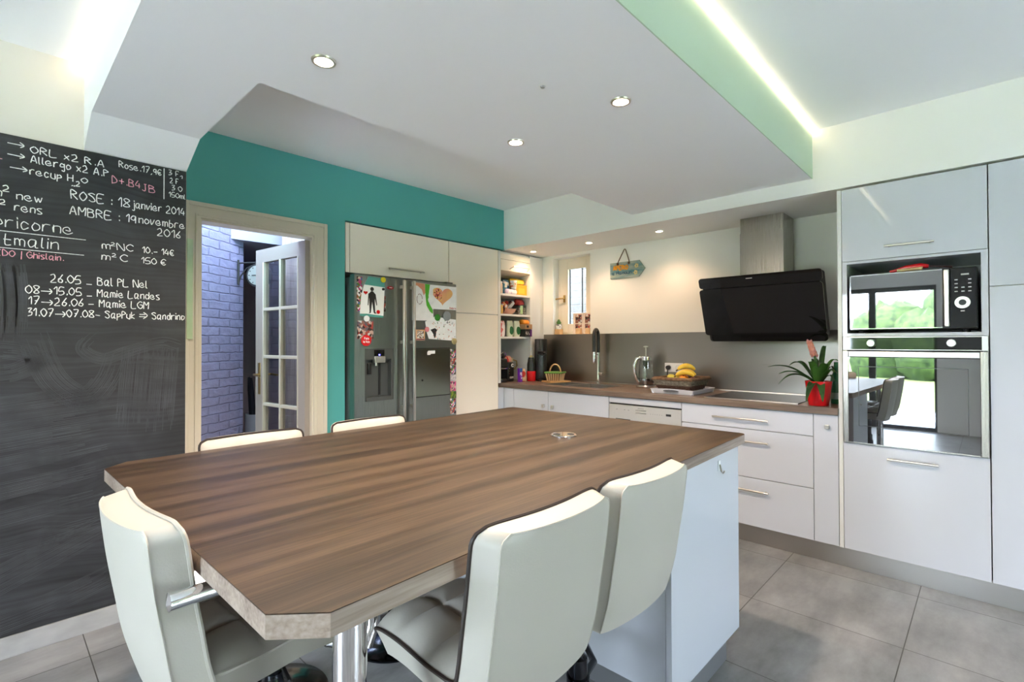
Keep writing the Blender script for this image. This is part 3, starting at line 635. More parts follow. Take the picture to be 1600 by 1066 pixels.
a = sheet('photo_collage', 'dark sheet of small red-toned photos under a red badge on the fridge', 'photo', 1.828, 1.957, 1.348, 1.481, PHOTO)
def magnet(name, label, cx, cz, r, m, y=0.0, sx=1, extra=None):
    th = Thing(name, label, 'magnet', (cx, FY-y, cz-r), FG)
    th.part('disc', MB().lathe([(0.0001, FY-0.008-y), (r*0.9, FY-0.008-y), (r, FY-0.006-y), (r, FY-0.0005-y), (0.0001, FY-0.0005-y)], (0, 0, 0), 24, 'y').xf(Matrix.Translation((cx, 0, cz)) @ Matrix.Diagonal((sx, 1, 1, 1))), m)
    th.y = FY-0.008-y
    return th
magnet('round_magnet', 'white round magnet under the figure poster on the fridge', 1.900, 1.497, 0.022, WPLAST, 0.003)
b = magnet('round_magnet', 'red round badge magnet with white lettering on the left fridge door', 1.897, 1.338, 0.041, RED, 0.002)
def lettering(th, text, x0, x1, zb, cap, m, r=0.0012):
    ss, wd = strokes(text); k = (x1-x0)/wd; mb = MB()
    for st in ss: mb.tube([(x0+p*k, th.y-0.0003, zb+(q-2)*cap/6) for p, q in st], r, 5)
    th.part('lettering', mb, m)
lettering(b, 'Fais', 1.880, 1.916, 1.346, 0.014, WPLAST); lettering(b, 'la fete', 1.872, 1.922, 1.322, 0.014, WPLAST)
b = magnet('lips_magnet', 'small dark red lips magnet at the top of the left fridge door', 2.100, 1.736, 0.013, mat('lip_red', (0.30, 0.01, 0.02), 0.3), 0.0, 2.2)
b.part('teeth', MB().box(2.088, 2.112, b.y-0.001, b.y, 1.7345, 1.739), WPLAST)
magnet('round_magnet', 'yellow round magnet on the top corner of the figure poster', 2.037, 1.791, 0.021, mat('magnet_yellow', (0.70, 0.58, 0.02), 0.3), 0.003)
magnet('round_magnet', 'tiny black magnet at the right edge of the figure poster', 2.038, 1.721, 0.010, BLACK, 0.003)
WORK = mat('crayon_paper', (0.80, 0.80, 0.80), 0.6, var=0.05, vscale=(20, 20, 20))
a = sheet('child_drawing', 'white child\'s drawing with a thick green stripe on the right fridge door', 'drawing', 2.295, 2.507, 1.491, 1.801, WORK, 0.0022, [(2.297, 1.497), (2.505, 1.500), (2.500, 1.790), (2.295, 1.801)])
flat(a, 'green_stripe', [(2.420, 1.793), (2.470, 1.791), (2.455, 1.70), (2.462, 1.64), (2.500, 1.585), (2.498, 1.555), (2.470, 1.572), (2.436, 1.62), (2.425, 1.70)], mat('crayon_green', (0.08, 0.42, 0.03), 0.6))
flat(a, 'orange_corner', [(2.312, 1.799), (2.418, 1.793), (2.424, 1.72), (2.408, 1.70), (2.39, 1.745), (2.35, 1.772), (2.312, 1.776)], mat('crayon_orange', (0.62, 0.25, 0.15), 0.6))
rg = MB()
for p, q in ((0, PI*0.7), (PI*0.8, PI*1.3), (PI*1.4, PI*1.9)):
    rg.tube([(2.368+0.026*math.cos(p+(q-p)*i/8), a.y-0.0006, 1.668+0.040*math.sin(p+(q-p)*i/8)) for i in range(9)], 0.0022, 5)
a.part('wreath_print', rg, mat('wreath_ink', (0.22, 0.12, 0.12), 0.6))
a = sheet('child_drawing', 'white child\'s drawing of a big pink and yellow heart on the right fridge door', 'drawing', 2.487, 2.750, 1.596, 1.792, WORK, 0.0006)
flat(a, 'heart_print', heart(2.600, 1.705, 0.215, 0.150), mat('heart_pink', (0.72, 0.27, 0.20), 0.6, col2=(0.80, 0.50, 0.16), vscale=(9, 9, 9)))
flat(a, 'heart_half', [(2.505, 1.72), (2.53, 1.765), (2.565, 1.765), (2.592, 1.73), (2.588, 1.65), (2.53, 1.685)], cells('heart_pattern', [(0.75, 0.18, 0.12), (0.25, 0.03, 0.03), (0.80, 0.50, 0.12), (0.75, 0.30, 0.25)], 90), k=1)
lettering(a, 'Ambre', 2.672, 2.745, 1.604, 0.015, mat('red_pen', (0.5, 0.05, 0.06), 0.6), 0.0013)
a = sheet('child_drawing', 'white sheet with a red and black scribbled figure on the right fridge door', 'drawing', 2.424, 2.743, 1.329, 1.535, WORK, 0.0006, [(2.460, 1.352), (2.743, 1.335), (2.743, 1.515), (2.520, 1.533), (2.424, 1.49), (2.44, 1.40)])
flat(a, 'figure_print', [(2.475, 1.425), (2.52, 1.44), (2.545, 1.425), (2.535, 1.41), (2.53, 1.375), (2.515, 1.355), (2.505, 1.39), (2.49, 1.41)], BLACKM)
sc = MB()
for i in range(46):
    x, z = random.uniform(2.50, 2.735), random.uniform(1.345, 1.50)
    a_ = random.uniform(0, PI); l = random.uniform(0.006, 0.018)
    sc.tube([(x, a.y-0.0006, z), (x+l*math.cos(a_), a.y-0.0006, z+l*math.sin(a_))], random.uniform(0.0012, 0.003), 5)
a.part('scribble', sc, cells('scribble_ink', [(0.55, 0.06, 0.04), (0.05, 0.05, 0.06), (0.65, 0.22, 0.10), (0.08, 0.2, 0.06)], 40))
magnet('round_magnet', 'green magnet below the heart drawing on the right fridge door', 2.546, 1.527, 0.028, mat('magnet_green', (0.03, 0.22, 0.02), 0.3), 0.002)
magnet('round_magnet', 'large grey round magnet right of the green magnet on the fridge', 2.643, 1.543, 0.040, mat('magnet_grey', (0.27, 0.30, 0.33), 0.3), 0.002)
magnet('round_magnet', 'white round magnet pinning the heart drawing on the fridge', 2.478, 1.667, 0.028, WPLAST, 0.004)
magnet('round_magnet', 'pink round magnet at the left edge of the scribbled figure sheet', 2.440, 1.428, 0.021, mat('magnet_pink', (0.65, 0.22, 0.24), 0.3), 0.002)
magnet('round_magnet', 'gold round magnet at the lower right corner of the scribbled sheet', 2.722, 1.332, 0.027, mat('magnet_gold', (0.50, 0.42, 0.20), 0.3, 0.6), 0.002)
a = sheet('photo_magnet', 'small square photo magnet in an orange frame on the right fridge door', 'magnet', 2.333, 2.422, 1.340, 1.425, mat('frame_orange', (0.65, 0.38, 0.20), 0.5))
flat(a, 'photo', [(2.345, 1.356), (2.410, 1.356), (2.410, 1.416), (2.345, 1.416)], cells('photo_small', [(0.75, 0.75, 0.7), (0.1, 0.08, 0.08), (0.4, 0.28, 0.2), (0.7, 0.65, 0.6)], 110)); flat(a, 'caption_band', [(2.337, 1.343), (2.418, 1.343), (2.418, 1.352), (2.337, 1.352)], mat('plum_ink', (0.14, 0.03, 0.08), 0.5))
th = Thing('label_magnet', 'small white label stuck on the home bar door of the fridge', 'label', (2.48, FY-0.007, 1.22), FG)
th.part('label', MB().prism([(2.442, 1.222), (2.470, 1.222), (2.476, 1.230), (2.519, 1.232), (2.519, 1.257), (2.450, 1.256), (2.440, 1.240)], FY-0.0078, FY-0.0062, axis=1), PAPER)
zt = 1.265
words = ['topmost', 'second', 'third', 'fourth', 'fifth', 'sixth', 'seventh', 'lowest']
for i, wd in enumerate(words):
    h = [0.075, 0.06, 0.08, 0.055, 0.085, 0.06, 0.075, 0.055][i]; x = 2.682 + [0, .004, -.002, .003, 0, .005, -.004, .002][i]
    a = sheet('snapshot', '%s snapshot in the column down the right edge of the fridge' % wd, 'photo', x, x+0.060, zt-h+0.003, zt, [PHOTO2, PHOTO, PHOTO2, mat('snapshot_pale', (0.5, 0.45, 0.45), 0.3, var=0.5, vscale=(60, 60, 60)), cells('snapshot_pink', [(0.6, 0.05, 0.2), (0.5, 0.3, 0.25), (0.1, 0.05, 0.08), (0.7, 0.4, 0.4)], 60), cells('snapshot_green', [(0.05, 0.12, 0.02), (0.2, 0.25, 0.03), (0.02, 0.03, 0.02)], 50), PHOTO2, PHOTO][i])
    zt -= h

# ------------------------------------------------------------------ open shelf cabinet in the corner, standing on the worktop
ZW = 0.932
t = Thing('shelf_cabinet', 'open white corner cabinet with three packed shelves and a raised shutter', 'cabinet', (3.65, 3.7, ZW))
SX0, SX1 = 3.405, 3.832
t.part('body', MB().box(3.372, SX0, 3.40, 3.95, ZW+0.0005, 2.205).box(SX1, 3.86, 3.40, 3.95, ZW+0.0005, 2.205).box(SX0, SX1, 3.93, 3.95, ZW+0.0005, 2.205).box(SX0, SX1, 3.42, 3.93, 2.185, 2.205), CARC)
t.part('side_filler', MB().box(3.862, 3.905, 3.405, 3.43, ZW+0.0005, 2.205, 0.002).box(3.908, 4.055, 3.415, 3.44, ZW+0.0005, 2.205, 0.002), CARC)
for z in (1.797, 1.600, 1.379): t.part('shelf', B(SX0+0.0005, SX1-0.0005, 3.405, 3.929, z-0.020, z, 0.002), CARC)
t.part('fixed_panel', B(SX0+0.001, SX1-0.001, 3.402, 3.419, 2.130, 2.184, 0.0015), GLOSS_LIT)
sh = t.part('shutter', MB().box(SX0+0.001, SX1-0.001, 3.398, 3.416, 2.020, 2.126, 0.0015).prism([(3.402, 2.019), (3.416, 2.019), (3.62, 2.000), (3.62, 1.988)], SX0+0.001, SX1-0.001, axis=0), GLOSS_LIT)
t.part('handle', MB().tube([(3.530, 3.398, 2.040), (3.545, 3.355, 2.062), (3.77, 3.355, 2.062), (3.785, 3.398, 2.040)], 0.0055, 8), NICKEL, sh)

SG = {1.797: 'groceries on the top shelf', 1.600: 'groceries on the middle shelf', 1.379: 'groceries on the lower shelf'}
E_ = 0.0008
def box_item(name, label, cat, x0, x1, y0, y1, z0, z1, m, group=None, bev=0.003, extra=None):
    th = Thing(name, label, cat, ((x0+x1)/2, (y0+y1)/2, z0), group); th.part('pack', B(x0, x1, y0, y1, z0, z1, bev), m); return th
def pouch(name, label, cat, x0, x1, y0, y1, z0, z1, m, group=None, tw=0.0):   # soft bag: full bottom, pinched crimped top
    th = Thing(name, label, cat, ((x0+x1)/2, (y0+y1)/2, z0), group); b = bmesh.new(); N, K = 16, 9; rings = []
    cx, cy = (x0+x1)/2, (y0+y1)/2
    for k in range(K):
        f = k/(K-1); w = (x1-x0)/2*(0.92+0.08*math.sin(f*PI)); d = (y1-y0)/2*(math.sqrt(max(0.0, 1-f**3))*0.95+0.05)
        if k == 0: w *= 0.9; d *= 0.8
        rings.append([b.verts.new((cx+w*math.copysign(abs(math.cos(2*PI*i/N))**0.6, math.cos(2*PI*i/N))+tw*f, cy+d*math.copysign(abs(math.sin(2*PI*i/N))**0.7, math.sin(2*PI*i/N))+random.uniform(-.002, .002), z0+(z1-z0)*f+random.uniform(-.001, .001)*(0 < k))) for i in range(N)])
    for A, C in zip(rings, rings[1:]):
        for i in range(N): b.faces.new((A[i], A[(i+1) % N], C[(i+1) % N], C[i]))
    b.faces.new(rings[0][::-1]); b.faces.new(rings[-1])
    mb = MB(); mb.bm.free(); mb.bm = b; th.part('pouch', mb, m); return th
def patch(th, name, x0, x1, y, z0, z1, m): return th.part(name, B(x0, x1, y-0.0012, y-0.0002, z0, z1), m)
z = 1.797 + E_; g = SG[1.797]; k = 0.983
o = box_item('food_box', 'orange storage box on the top shelf', 'box', 3.665, 3.825, 3.44, 3.60, z, 1.905, mat('box_orange', (0.85, 0.36, 0.01), 0.35), g); patch(o, 'label', 3.70, 3.79, 3.44, 1.815, 1.87, mat('box_orange_pale', (0.95, 0.48, 0.04), 0.4))
o = pouch('biscuit_pack', 'yellow packet lying on the orange storage box', 'packet', 3.640, 3.822, 3.44, 3.58, 1.905+E_, 1.972, cells('yellow_pack', [(0.80, 0.58, 0.03), (0.85, 0.65, 0.10), (0.55, 0.2, 0.05)], 12), g)
o = pouch('flour_bag', 'blue and white bag leaning beside the orange box', 'bag', 3.50, 3.60, 3.46, 3.54, z, 1.945, cells('blue_pack', [(0.04, 0.16, 0.30), (0.07, 0.26, 0.40), (0.6, 0.6, 0.55)], 30), g, 0.02)
o = Thing('cream_tub', 'white tub with a red spotted label on the top shelf', 'tub', (3.622, 3.43, z), g)
o.part('tub', MB().lathe([(0.026, z+0.055), (0.034, z+0.135), (0.034, z+0.14), (0.001, z+0.141)], (3.622, 3.435, 0), 20), WPLAST); o.part('label', MB().lathe([(0.0305, z+0.075), (0.0335, z+0.12), (0.0325, z+0.12), (0.0295, z+0.075)], (3.622, 3.435, 0), 20, 'z', True), cells('tub_print', [(0.7, 0.65, 0.55), (0.6, 0.15, 0.08), (0.75, 0.7, 0.6)], 60))
o = pouch('wipes_pack', 'flat white and lilac packet at the front of the top shelf', 'packet', 3.50, 3.660, 3.41, 3.455, z, z+0.052, cells('lilac_pack', [(0.78, 0.74, 0.78), (0.55, 0.45, 0.62), (0.8, 0.78, 0.78)], 25), g)
def jar(name, label, x, y, z0, r, h, m, lid, g, lidname='lid'):
    th = Thing(name, label, 'jar', (x, y, z0), g)
    th.part('jar_body', MB().lathe([(r*0.9, z0), (r, z0+0.006), (r, z0+h*0.78), (r*0.85, z0+h*0.84), (0.001, z0+h*0.84)], (x, y, 0), 22), m)
    th.part(lidname, MB().lathe([(r*0.88, z0+h*0.842), (r*0.9, z0+h), (0.001, z0+h)], (x, y, 0), 22), lid); return th
jar('spread_jar', 'cream jar with a pale lid at the left end of the top shelf', 3.445, 3.46, z, 0.033, 0.12, mat('cream_jar', (0.62, 0.50, 0.38), 0.25), mat('pale_lid', (0.6, 0.62, 0.62), 0.3), g)
z = 1.600 + E_; g = SG[1.600]
o = Thing('mug', 'yellow mug at the left end of the middle shelf', 'mug', (3.447, 3.46, z), g)
o.part('cup', MB().lathe([(0.028, z), (0.033, z+0.01), (0.034, z+0.085), (0.030, z+0.085), (0.028, z+0.012), (0.001, z+0.012)], (3.447, 3.46, 0), 22), mat('mug_yellow', (0.70, 0.45, 0.12), 0.25)); o.part('handle', MB().tube([(3.478, 3.45, z+0.07), (3.500, 3.445, z+0.06), (3.500, 3.445, z+0.03), (3.478, 3.45, z+0.02)], 0.005, 8), BLACK)
o = Thing('glass_bowl', 'shallow bowl of packets on the middle shelf', 'bowl', (3.60, 3.50, z), g)
o.part('bowl', MB().lathe([(0.05, z), (0.085, z+0.03), (0.095, z+0.055), (0.091, z+0.055), (0.08, z+0.03), (0.001, z+0.006)], (3.60, 3.51, 0), 28), mat('salmon_glaze', (0.62, 0.34, 0.26), 0.25))
RW = cells('red_white_pack', [(0.55, 0.05, 0.03), (0.75, 0.72, 0.68), (0.70, 0.28, 0.08), (0.5, 0.08, 0.05)], 26)
for (n, l, x, y, a, s, m_) in (('snack_bar', 'red snack packet lying left in the bowl', 3.565, 3.50, 0.5, 1.0, RW), ('snack_bar', 'white snack packet leaning right out of the bowl', 3.630, 3.49, -0.9, 1.0, cells('white_pack', [(0.78, 0.75, 0.72), (0.5, 0.2, 0.1), (0.2, 0.2, 0.22)], 22)), ('snack_bar', 'dark red snack packet at the back of the bowl', 3.60, 3.545, 1.9, 1.1, cells('darkred_pack', [(0.3, 0.03, 0.03), (0.5, 0.05, 0.04), (0.6, 0.5, 0.4)], 22))):
    o = Thing(n, l, 'packet', (x, y, z+0.05), 'packets in the bowl')
    o.part('wrapper', MB().box(-0.055*s, 0.055*s, -0.012, 0.012, -0.02, 0.02, 0.008).xf(Matrix.Translation((x, y, z+0.088)) @ Matrix.Rotation(a, 4, 'Y') @ Matrix.Rotation(a*0.3, 4, 'Z')), m_)
for (x, a, l, m_) in ((3.655, -0.45, 'steel skewer sticking up behind the bowl', CHROMED), (3.715, 0.30, 'dark whisk handle standing beside the glass jar', BLACK), (3.700, -0.15, 'white spoon handle standing beside the glass jar', WPLAST)):
    o = Thing('utensil', l, 'utensil', (x, 3.62, z), 'utensils on the middle shelf')
    o.part('shaft', MB().tube([(x, 3.62, z+0.004), (x+math.sin(a)*0.09, 3.62, z+0.09), (x+math.sin(a)*0.16, 3.615, z+0.155)], [0.004, 0.005, 0.007], 8), m_)
o = Thing('glass_jar', 'clear glass box with a green label on the middle shelf', 'jar', (3.77, 3.50, z), g)
gm = MB().box(3.715, 3.828, 3.45, 3.56, z, z+0.004); gm.box(3.715, 3.718, 3.45, 3.56, z+0.004, z+0.10); gm.box(3.825, 3.828, 3.45, 3.56, z+0.004, z+0.10); gm.box(3.718, 3.825, 3.45, 3.453, z+0.004, z+0.10); gm.box(3.718, 3.825, 3.557, 3.56, z+0.004, z+0.10)
o.part('glass', gm, CLEAR); o.part('contents', B(3.720, 3.823, 3.455, 3.555, z+0.005, z+0.075, 0.006), cells('jar_mix', [(0.10, 0.06, 0.05), (0.45, 0.40, 0.36), (0.55, 0.55, 0.52), (0.2, 0.12, 0.1)], 70)); patch(o, 'label', 3.735, 3.772, 3.4495, z+0.01, z+0.095, mat('label_green', (0.45, 0.62, 0.30), 0.4))
o = pouch('sweets_bag', 'dark red bag lying on the glass box on the middle shelf', 'bag', 3.720, 3.826, 3.46, 3.55, z+0.101, z+0.165, cells('red_bag', [(0.40, 0.02, 0.02), (0.55, 0.05, 0.04), (0.25, 0.02, 0.02)], 30), g)
z = 1.379 + E_; g = SG[1.379]
pouch('sugar_pouch', 'pink and white pouch at the left end of the lower shelf', 'packet', 3.412, 3.508, 3.43, 3.48, z, z+0.155, cells('pink_white_pack', [(0.75, 0.70, 0.70), (0.65, 0.15, 0.15), (0.78, 0.55, 0.55)], 24), g)
for x, l in ((3.54, 'left one of two green and white pouches on the lower shelf'), (3.640, 'right one of two green and white pouches on the lower shelf')):
    o = pouch('seed_pouch', l, 'packet', x, x+0.083, 3.43, 3.475, z, z+0.158, mat('pouch_pale', (0.60, 0.64, 0.50), 0.4), 'green and white pouches')
    o.part('emblem', MB().lathe([(0.0001, 3.4275), (0.026, 3.4275), (0.028, 3.434)], (0, 0, 0), 24, 'y').xf(Matrix.Translation((x+0.048, 0, z+0.060)) @ Matrix.Diagonal((1, 1, 1.5, 1))), mat('emblem_green', (0.02, 0.14, 0.05), 0.5))
o = box_item('tea_box', 'black tea box with a purple end on the lower shelf', 'box', 3.728, 3.828, 3.375, 3.55, z, z+0.075, mat('tea_black', (0.02, 0.02, 0.022), 0.35), g); patch(o, 'label', 3.735, 3.79, 3.375, z+0.012, z+0.05, cells('tea_print', [(0.03, 0.03, 0.03), (0.5, 0.48, 0.45), (0.03, 0.03, 0.03)], 80)); patch(o, 'end_panel', 3.802, 3.8279, 3.375, z, z+0.072, mat('tea_purple', (0.12, 0.02, 0.18), 0.35))
o = box_item('cardboard_tray', 'flat brown cardboard tray resting on the black tea box', 'tray', 3.728, 3.829, 3.37, 3.56, z+0.0758, z+0.125, mat('cardboard', (0.42, 0.24, 0.12), 0.7), g)
patch(o, 'print', 3.745, 3.775, 3.37, z+0.09, z+0.112, BLACKM)
pouch('rice_pack', 'orange packet lying on the cardboard tray', 'packet', 3.745, 3.828, 3.39, 3.50, z+0.1256, z+0.175, mat('pack_orange', (0.80, 0.30, 0.03), 0.35), g)
# things standing on the worktop inside the cabinet
z = ZW + E_; g = 'things on the counter under the shelves'
o = Thing('coffee_machine', 'black capsule coffee machine with steel trim at the left of the counter', 'coffee machine', (3.49, 3.52, z))
o.part('base', MB().lathe([(0.062, z), (0.066, z+0.008), (0.066, z+0.026), (0.060, z+0.030), (0.001, z+0.030)], (3.475, 3.475, 0), 28), BLACK); o.part('drip_grid', MB().lathe([(0.052, z+0.0305), (0.052, z+0.034), (0.001, z+0.034)], (3.475, 3.475, 0), 28), CHROMED)
o.part('body', MB().box(3.420, 3.545, 3.53, 3.66, z, z+0.23, 0.018, 3).box(3.425, 3.535, 3.43, 3.54, z+0.145, z+0.23, 0.014, 3), BLACK)
o.part('steel_band', B(3.424, 3.528, 3.425, 3.431, z+0.128, z+0.140, 0.002), CHROME)
o.part('capsule_head', MB().lathe([(0.045, z+0.231), (0.048, z+0.26), (0.03, z+0.285), (0.001, z+0.29)], (3.48, 3.49, 0), 24), BLACK); o.part('lever', MB().tube([(3.44, 3.46, z+0.24), (3.437, 3.44, z+0.275), (3.475, 3.43, z+0.296), (3.515, 3.44, z+0.275), (3.52, 3.46, z+0.24)], 0.005, 8), CHROME)
o = Thing('coffee_maker', 'slim black coffee maker with a white dial beside the capsule machine', 'coffee machine', (3.60, 3.50, z))
o.part('body', MB().box(3.555, 3.645, 3.45, 3.62, z, z+0.19, 0.012, 3), BLACK); o.part('dial', MB().lathe([(0.0001, 3.444), (0.016, 3.444), (0.019, 3.4495)], (0, 0, 0), 24, 'y').xf(Matrix.Translation((3.618, 0, z+0.160))), WPLAST)
o.part('dial_knob', MB().lathe([(0.0001, 3.440), (0.008, 3.440), (0.009, 3.4438)], (0, 0, 0), 16, 'y').xf(Matrix.Translation((3.618, 0, z+0.160))), BLACK)
for i in range(3): o.part('button', MB().lathe([(0.0001, 3.446), (0.005, 3.446), (0.006, 3.4495)], (0, 0, 0), 12, 'y').xf(Matrix.Translation((3.573, 0, z+0.130-i*0.026))), CHROME)
o.y = 3.4497
ss, wd = strokes('KRUPS'); lk = MB()
for st in ss: lk.tube([(3.582+p*0.052/wd, 3.4492, z+0.030+(q-2)*0.0030) for p, q in st], 0.0014, 5)
o.part('lettering', lk, WPLAST)
pouch('crisps_bag', 'crumpled pink and red bag on top of the capsule machine', 'bag', 3.415, 3.52, 3.55, 3.63, z+0.2312, z+0.315, cells('pink_bag', [(0.62, 0.18, 0.22), (0.70, 0.45, 0.42), (0.5, 0.05, 0.08)], 30), g)
pouch('chocolate_bag', 'white and purple bag standing behind the coffee machines', 'bag', 3.545, 3.70, 3.665, 3.73, z, z+0.345, cells('purple_bag', [(0.20, 0.02, 0.32), (0.55, 0.5, 0.52), (0.3, 0.05, 0.4)], 9), g)
pouch('coffee_pouch', 'red and salmon pouch lying on the slim coffee maker', 'packet', 3.545, 3.650, 3.47, 3.57, z+0.1912, z+0.255, cells('salmon_pack', [(0.65, 0.32, 0.22), (0.55, 0.03, 0.03), (0.7, 0.4, 0.3)], 18), g)
o = Thing('glass_mug', 'tall beige mug with a gold handle standing behind the purple carton', 'mug', (3.69, 3.56, z))
o.part('cup', MB().lathe([(0.036, z), (0.038, z+0.02), (0.036, z+0.235), (0.032, z+0.235), (0.03, z+0.02), (0.001, z+0.02)], (3.69, 3.56, 0), 24), mat('mug_beige', (0.50, 0.43, 0.28), 0.25)); o.part('handle', MB().tube([(3.722, 3.545, z+0.21), (3.762, 3.53, z+0.20), (3.768, 3.53, z+0.15), (3.74, 3.54, z+0.115), (3.722, 3.545, z+0.12)], 0.006, 8), mat('gold', (0.6, 0.42, 0.12), 0.25, 1.0))
o = box_item('chocolate_carton', 'narrow purple and white carton at the front edge of the counter', 'carton', 3.600, 3.640, 3.335, 3.365, z, z+0.135, mat('carton_purple', (0.20, 0.03, 0.42), 0.3), g); patch(o, 'label', 3.606, 3.634, 3.335, z+0.03, z+0.10, cells('carton_print', [(0.75, 0.7, 0.75), (0.2, 0.03, 0.42), (0.3, 0.08, 0.5)], 60)); patch(o, 'top_band', 3.6005, 3.6395, 3.335, z+0.10, z+0.134, mat('carton_blue', (0.03, 0.12, 0.35), 0.3))
o = pouch('bread_bag', 'beige and red paper bag leaning in front of the red shaker', 'bag', 3.660, 3.728, 3.345, 3.393, z, z+0.125, cells('bread_print', [(0.68, 0.52, 0.34), (0.60, 0.42, 0.26), (0.5, 0.04, 0.03), (0.7, 0.58, 0.42)], 20), g, -0.015)
o = Thing('shaker', 'black bottle with a bright red lower half on the counter', 'bottle', (3.785, 3.347, z))
o.part('base', MB().lathe([(0.040, z), (0.045, z+0.01), (0.047, z+0.095), (0.043, z+0.10), (0.001, z+0.10)], (3.785, 3.347, 0), 28), RED); o.part('flask', MB().lathe([(0.042, z+0.1005), (0.042, z+0.17), (0.036, z+0.20), (0.036, z+0.215), (0.001, z+0.215)], (3.785, 3.347, 0), 28), BLACK); o.part('lid', MB().lathe([(0.034, z+0.2155), (0.030, z+0.238), (0.001, z+0.24)], (3.785, 3.347, 0), 24), mat('lid_black', (0.02, 0.025, 0.02), 0.3)); o.part('carry_loop', MB().tube([(3.760+0.05*i/8, 3.347, z+0.236+0.018*math.sin(PI*i/8)) for i in range(9)], 0.004, 8), mat('loop_yellow', (0.6, 0.55, 0.1), 0.4))

# ------------------------------------------------------------------ worktop, base units, splashback, hob, sink
t = Thing('worktop', 'brown wood-effect kitchen worktop running along the window wall', 'worktop', (3.74, 2.0, 0.892))
wt = MB().box(3.42, XW-0.0005, 0.646, 2.36, 0.892, ZW).box(3.42, XW-0.0005, 3.02, 4.055, 0.892, ZW).box(3.42, 3.55, 2.36, 3.02, 0.892, ZW).box(3.93, XW-0.0005, 2.36, 3.02, 0.892, ZW)
t.part('slab', wt, WORKTOP)
t.part('upstand_bead', B(4.036, 4.0468, 0.66, 3.38, ZW+0.0002, ZW+0.010, 0.003), STEEL)
t = Thing('kitchen_sink', 'steel double-bowl sink sunk into the worktop under the tap', 'sink', (3.74, 2.69, 0.80))
sk = MB()
def bowl(y0, y1):
    x0, x1, zb, th = 3.575, 3.905, 0.76, 0.003
    sk.box(x0, x1, y0, y1, zb-th, zb); sk.box(x0-th, x0, y0, y1, zb-th, 0.9295); sk.box(x1, x1+th, y0, y1, zb-th, 0.9295); sk.box(x0-th, x1+th, y0-th, y0, zb-th, 0.9295); sk.box(x0-th, x1+th, y1, y1+th, zb-th, 0.9295)
bowl(2.385, 2.72); bowl(2.765, 2.995)
t.part('basin', sk, STEEL)
rim = MB(); 
for (x0, x1, y0, y1) in ((3.552, 3.572, 2.362, 3.018), (3.908, 3.928, 2.362, 3.018), (3.572, 3.908, 2.362, 2.382), (3.572, 3.908, 2.998, 3.018), (3.572, 3.908, 2.723, 2.762)): rim.box(x0, x1, y0, y1, 0.9298, ZW+0.0012)
t.part('rim', rim, STEEL)
t = Thing('kitchen_tap', 'steel tap with a tall black arched spring hose', 'tap', (3.975, 2.672, ZW))
tx, ty = 3.975, 2.672
t.part('base', MB().lathe([(0.026, ZW+0.0005), (0.026, ZW+0.012), (0.001, ZW+0.012)], (tx, ty, 0), 24), CHROME)
t.part('stem', MB().cyl((tx, ty, ZW+0.012), (tx, ty, 1.225), 0.016), CHROME)
arc = [(tx, ty, 1.226), (tx, ty, 1.34)] + [(tx-0.0-0.052*(1-math.cos(PI*i/12)), ty-0.012*(1-math.cos(PI*i/12)), 1.38+0.060*math.sin(PI*i/12)) for i in range(13)] + [(tx-0.104, ty-0.024, 1.34), (tx-0.104, ty-0.024, 1.232)]
t.part('hose', MB().tube(arc, 0.0165, 14), BLACK)
t.part('spray_head', MB().lathe([(0.012, 1.125), (0.016, 1.135), (0.016, 1.215), (0.013, 1.231), (0.001, 1.231)], (tx-0.104, ty-0.024, 0), 20), CHROME)
t.part('holder_arm', MB().tube([(tx, ty, 1.205), (tx-0.09, ty-0.021, 1.205)], 0.006, 8), CHROME)
t.part('lever', MB().cyl((tx-0.003, ty-0.014, 1.025), (tx-0.020, ty-0.062, 1.025), 0.013, 16), NICKEL)
single('splashback', B(4.048, 4.0595, 0.648, 3.40, ZW+0.0016, 1.403), SPLASH, 'brushed steel splashback behind the hob, sink and kettle', 'splashback', (4.05, 2.0, ZW))
t = Thing('hob', 'black glass induction hob under the cooker hood', 'hob', (3.73, 1.16, ZW))
t.part('glass_top', B(3.475, 3.99, 0.865, 1.455, ZW+0.0003, ZW+0.006, 0.002), mat('hob_glass', (0.006, 0.006, 0.007), 0.12, spec=0.25)); t.part('steel_rim', B(3.468, 3.4745, 0.865, 1.455, ZW+0.0003, ZW+0.0065, 0.001), NICKEL)

def front(t, y0, y1, z0, z1, name='door', par=None): return t.part(name, B(XF, 3.458, y0+0.0015, y1-0.0015, z0, z1, 0.0012), GLOSS, par)
ZB0, ZB1 = 0.125, 0.886
t = Thing('pullout_cabinet', 'narrow white pull-out cabinet with a small square knob beside the oven tower', 'cabinet', (3.7, 0.71, 0.12))
t.part('body', B(3.46, 4.04, 0.648, 0.774, 0.122, 0.890), CARC); d_ = front(t, 0.646, 0.775, ZB0, ZB1); t.part('knob', B(3.418, 3.4395, 0.690, 0.713, 0.806, 0.828, 0.002), NICKEL, d_)
t = Thing('drawer_cabinet', 'white cabinet of three wide drawers with bar handles under the hob', 'cabinet', (3.7, 1.19, 0.12))
t.part('body', B(3.46, 4.04, 0.776, 1.604, 0.122, 0.890), CARC)
for z0, z1, zh in ((0.752, ZB1, 0.816), (0.438, 0.748, 0.672), (ZB0, 0.434, 0.358)):
    d_ = front(t, 0.775, 1.605, z0, z1, 'drawer'); bar_handle(t, d_, (XF, 1.376, zh), (XF, 1.023, zh), (-0.028, 0, 0))
t = Thing('dishwasher', 'built-in dishwasher with a grey control panel between drawers and sink unit', 'dishwasher', (3.7, 1.91, 0.12))
t.part('body', B(3.462, 4.04, 1.607, 2.213, 0.122, 0.890), BLACKM)
t.part('top_strip', B(3.442, 3.461, 1.608, 2.212, 0.842, ZB1, 0.001), GLOSS)
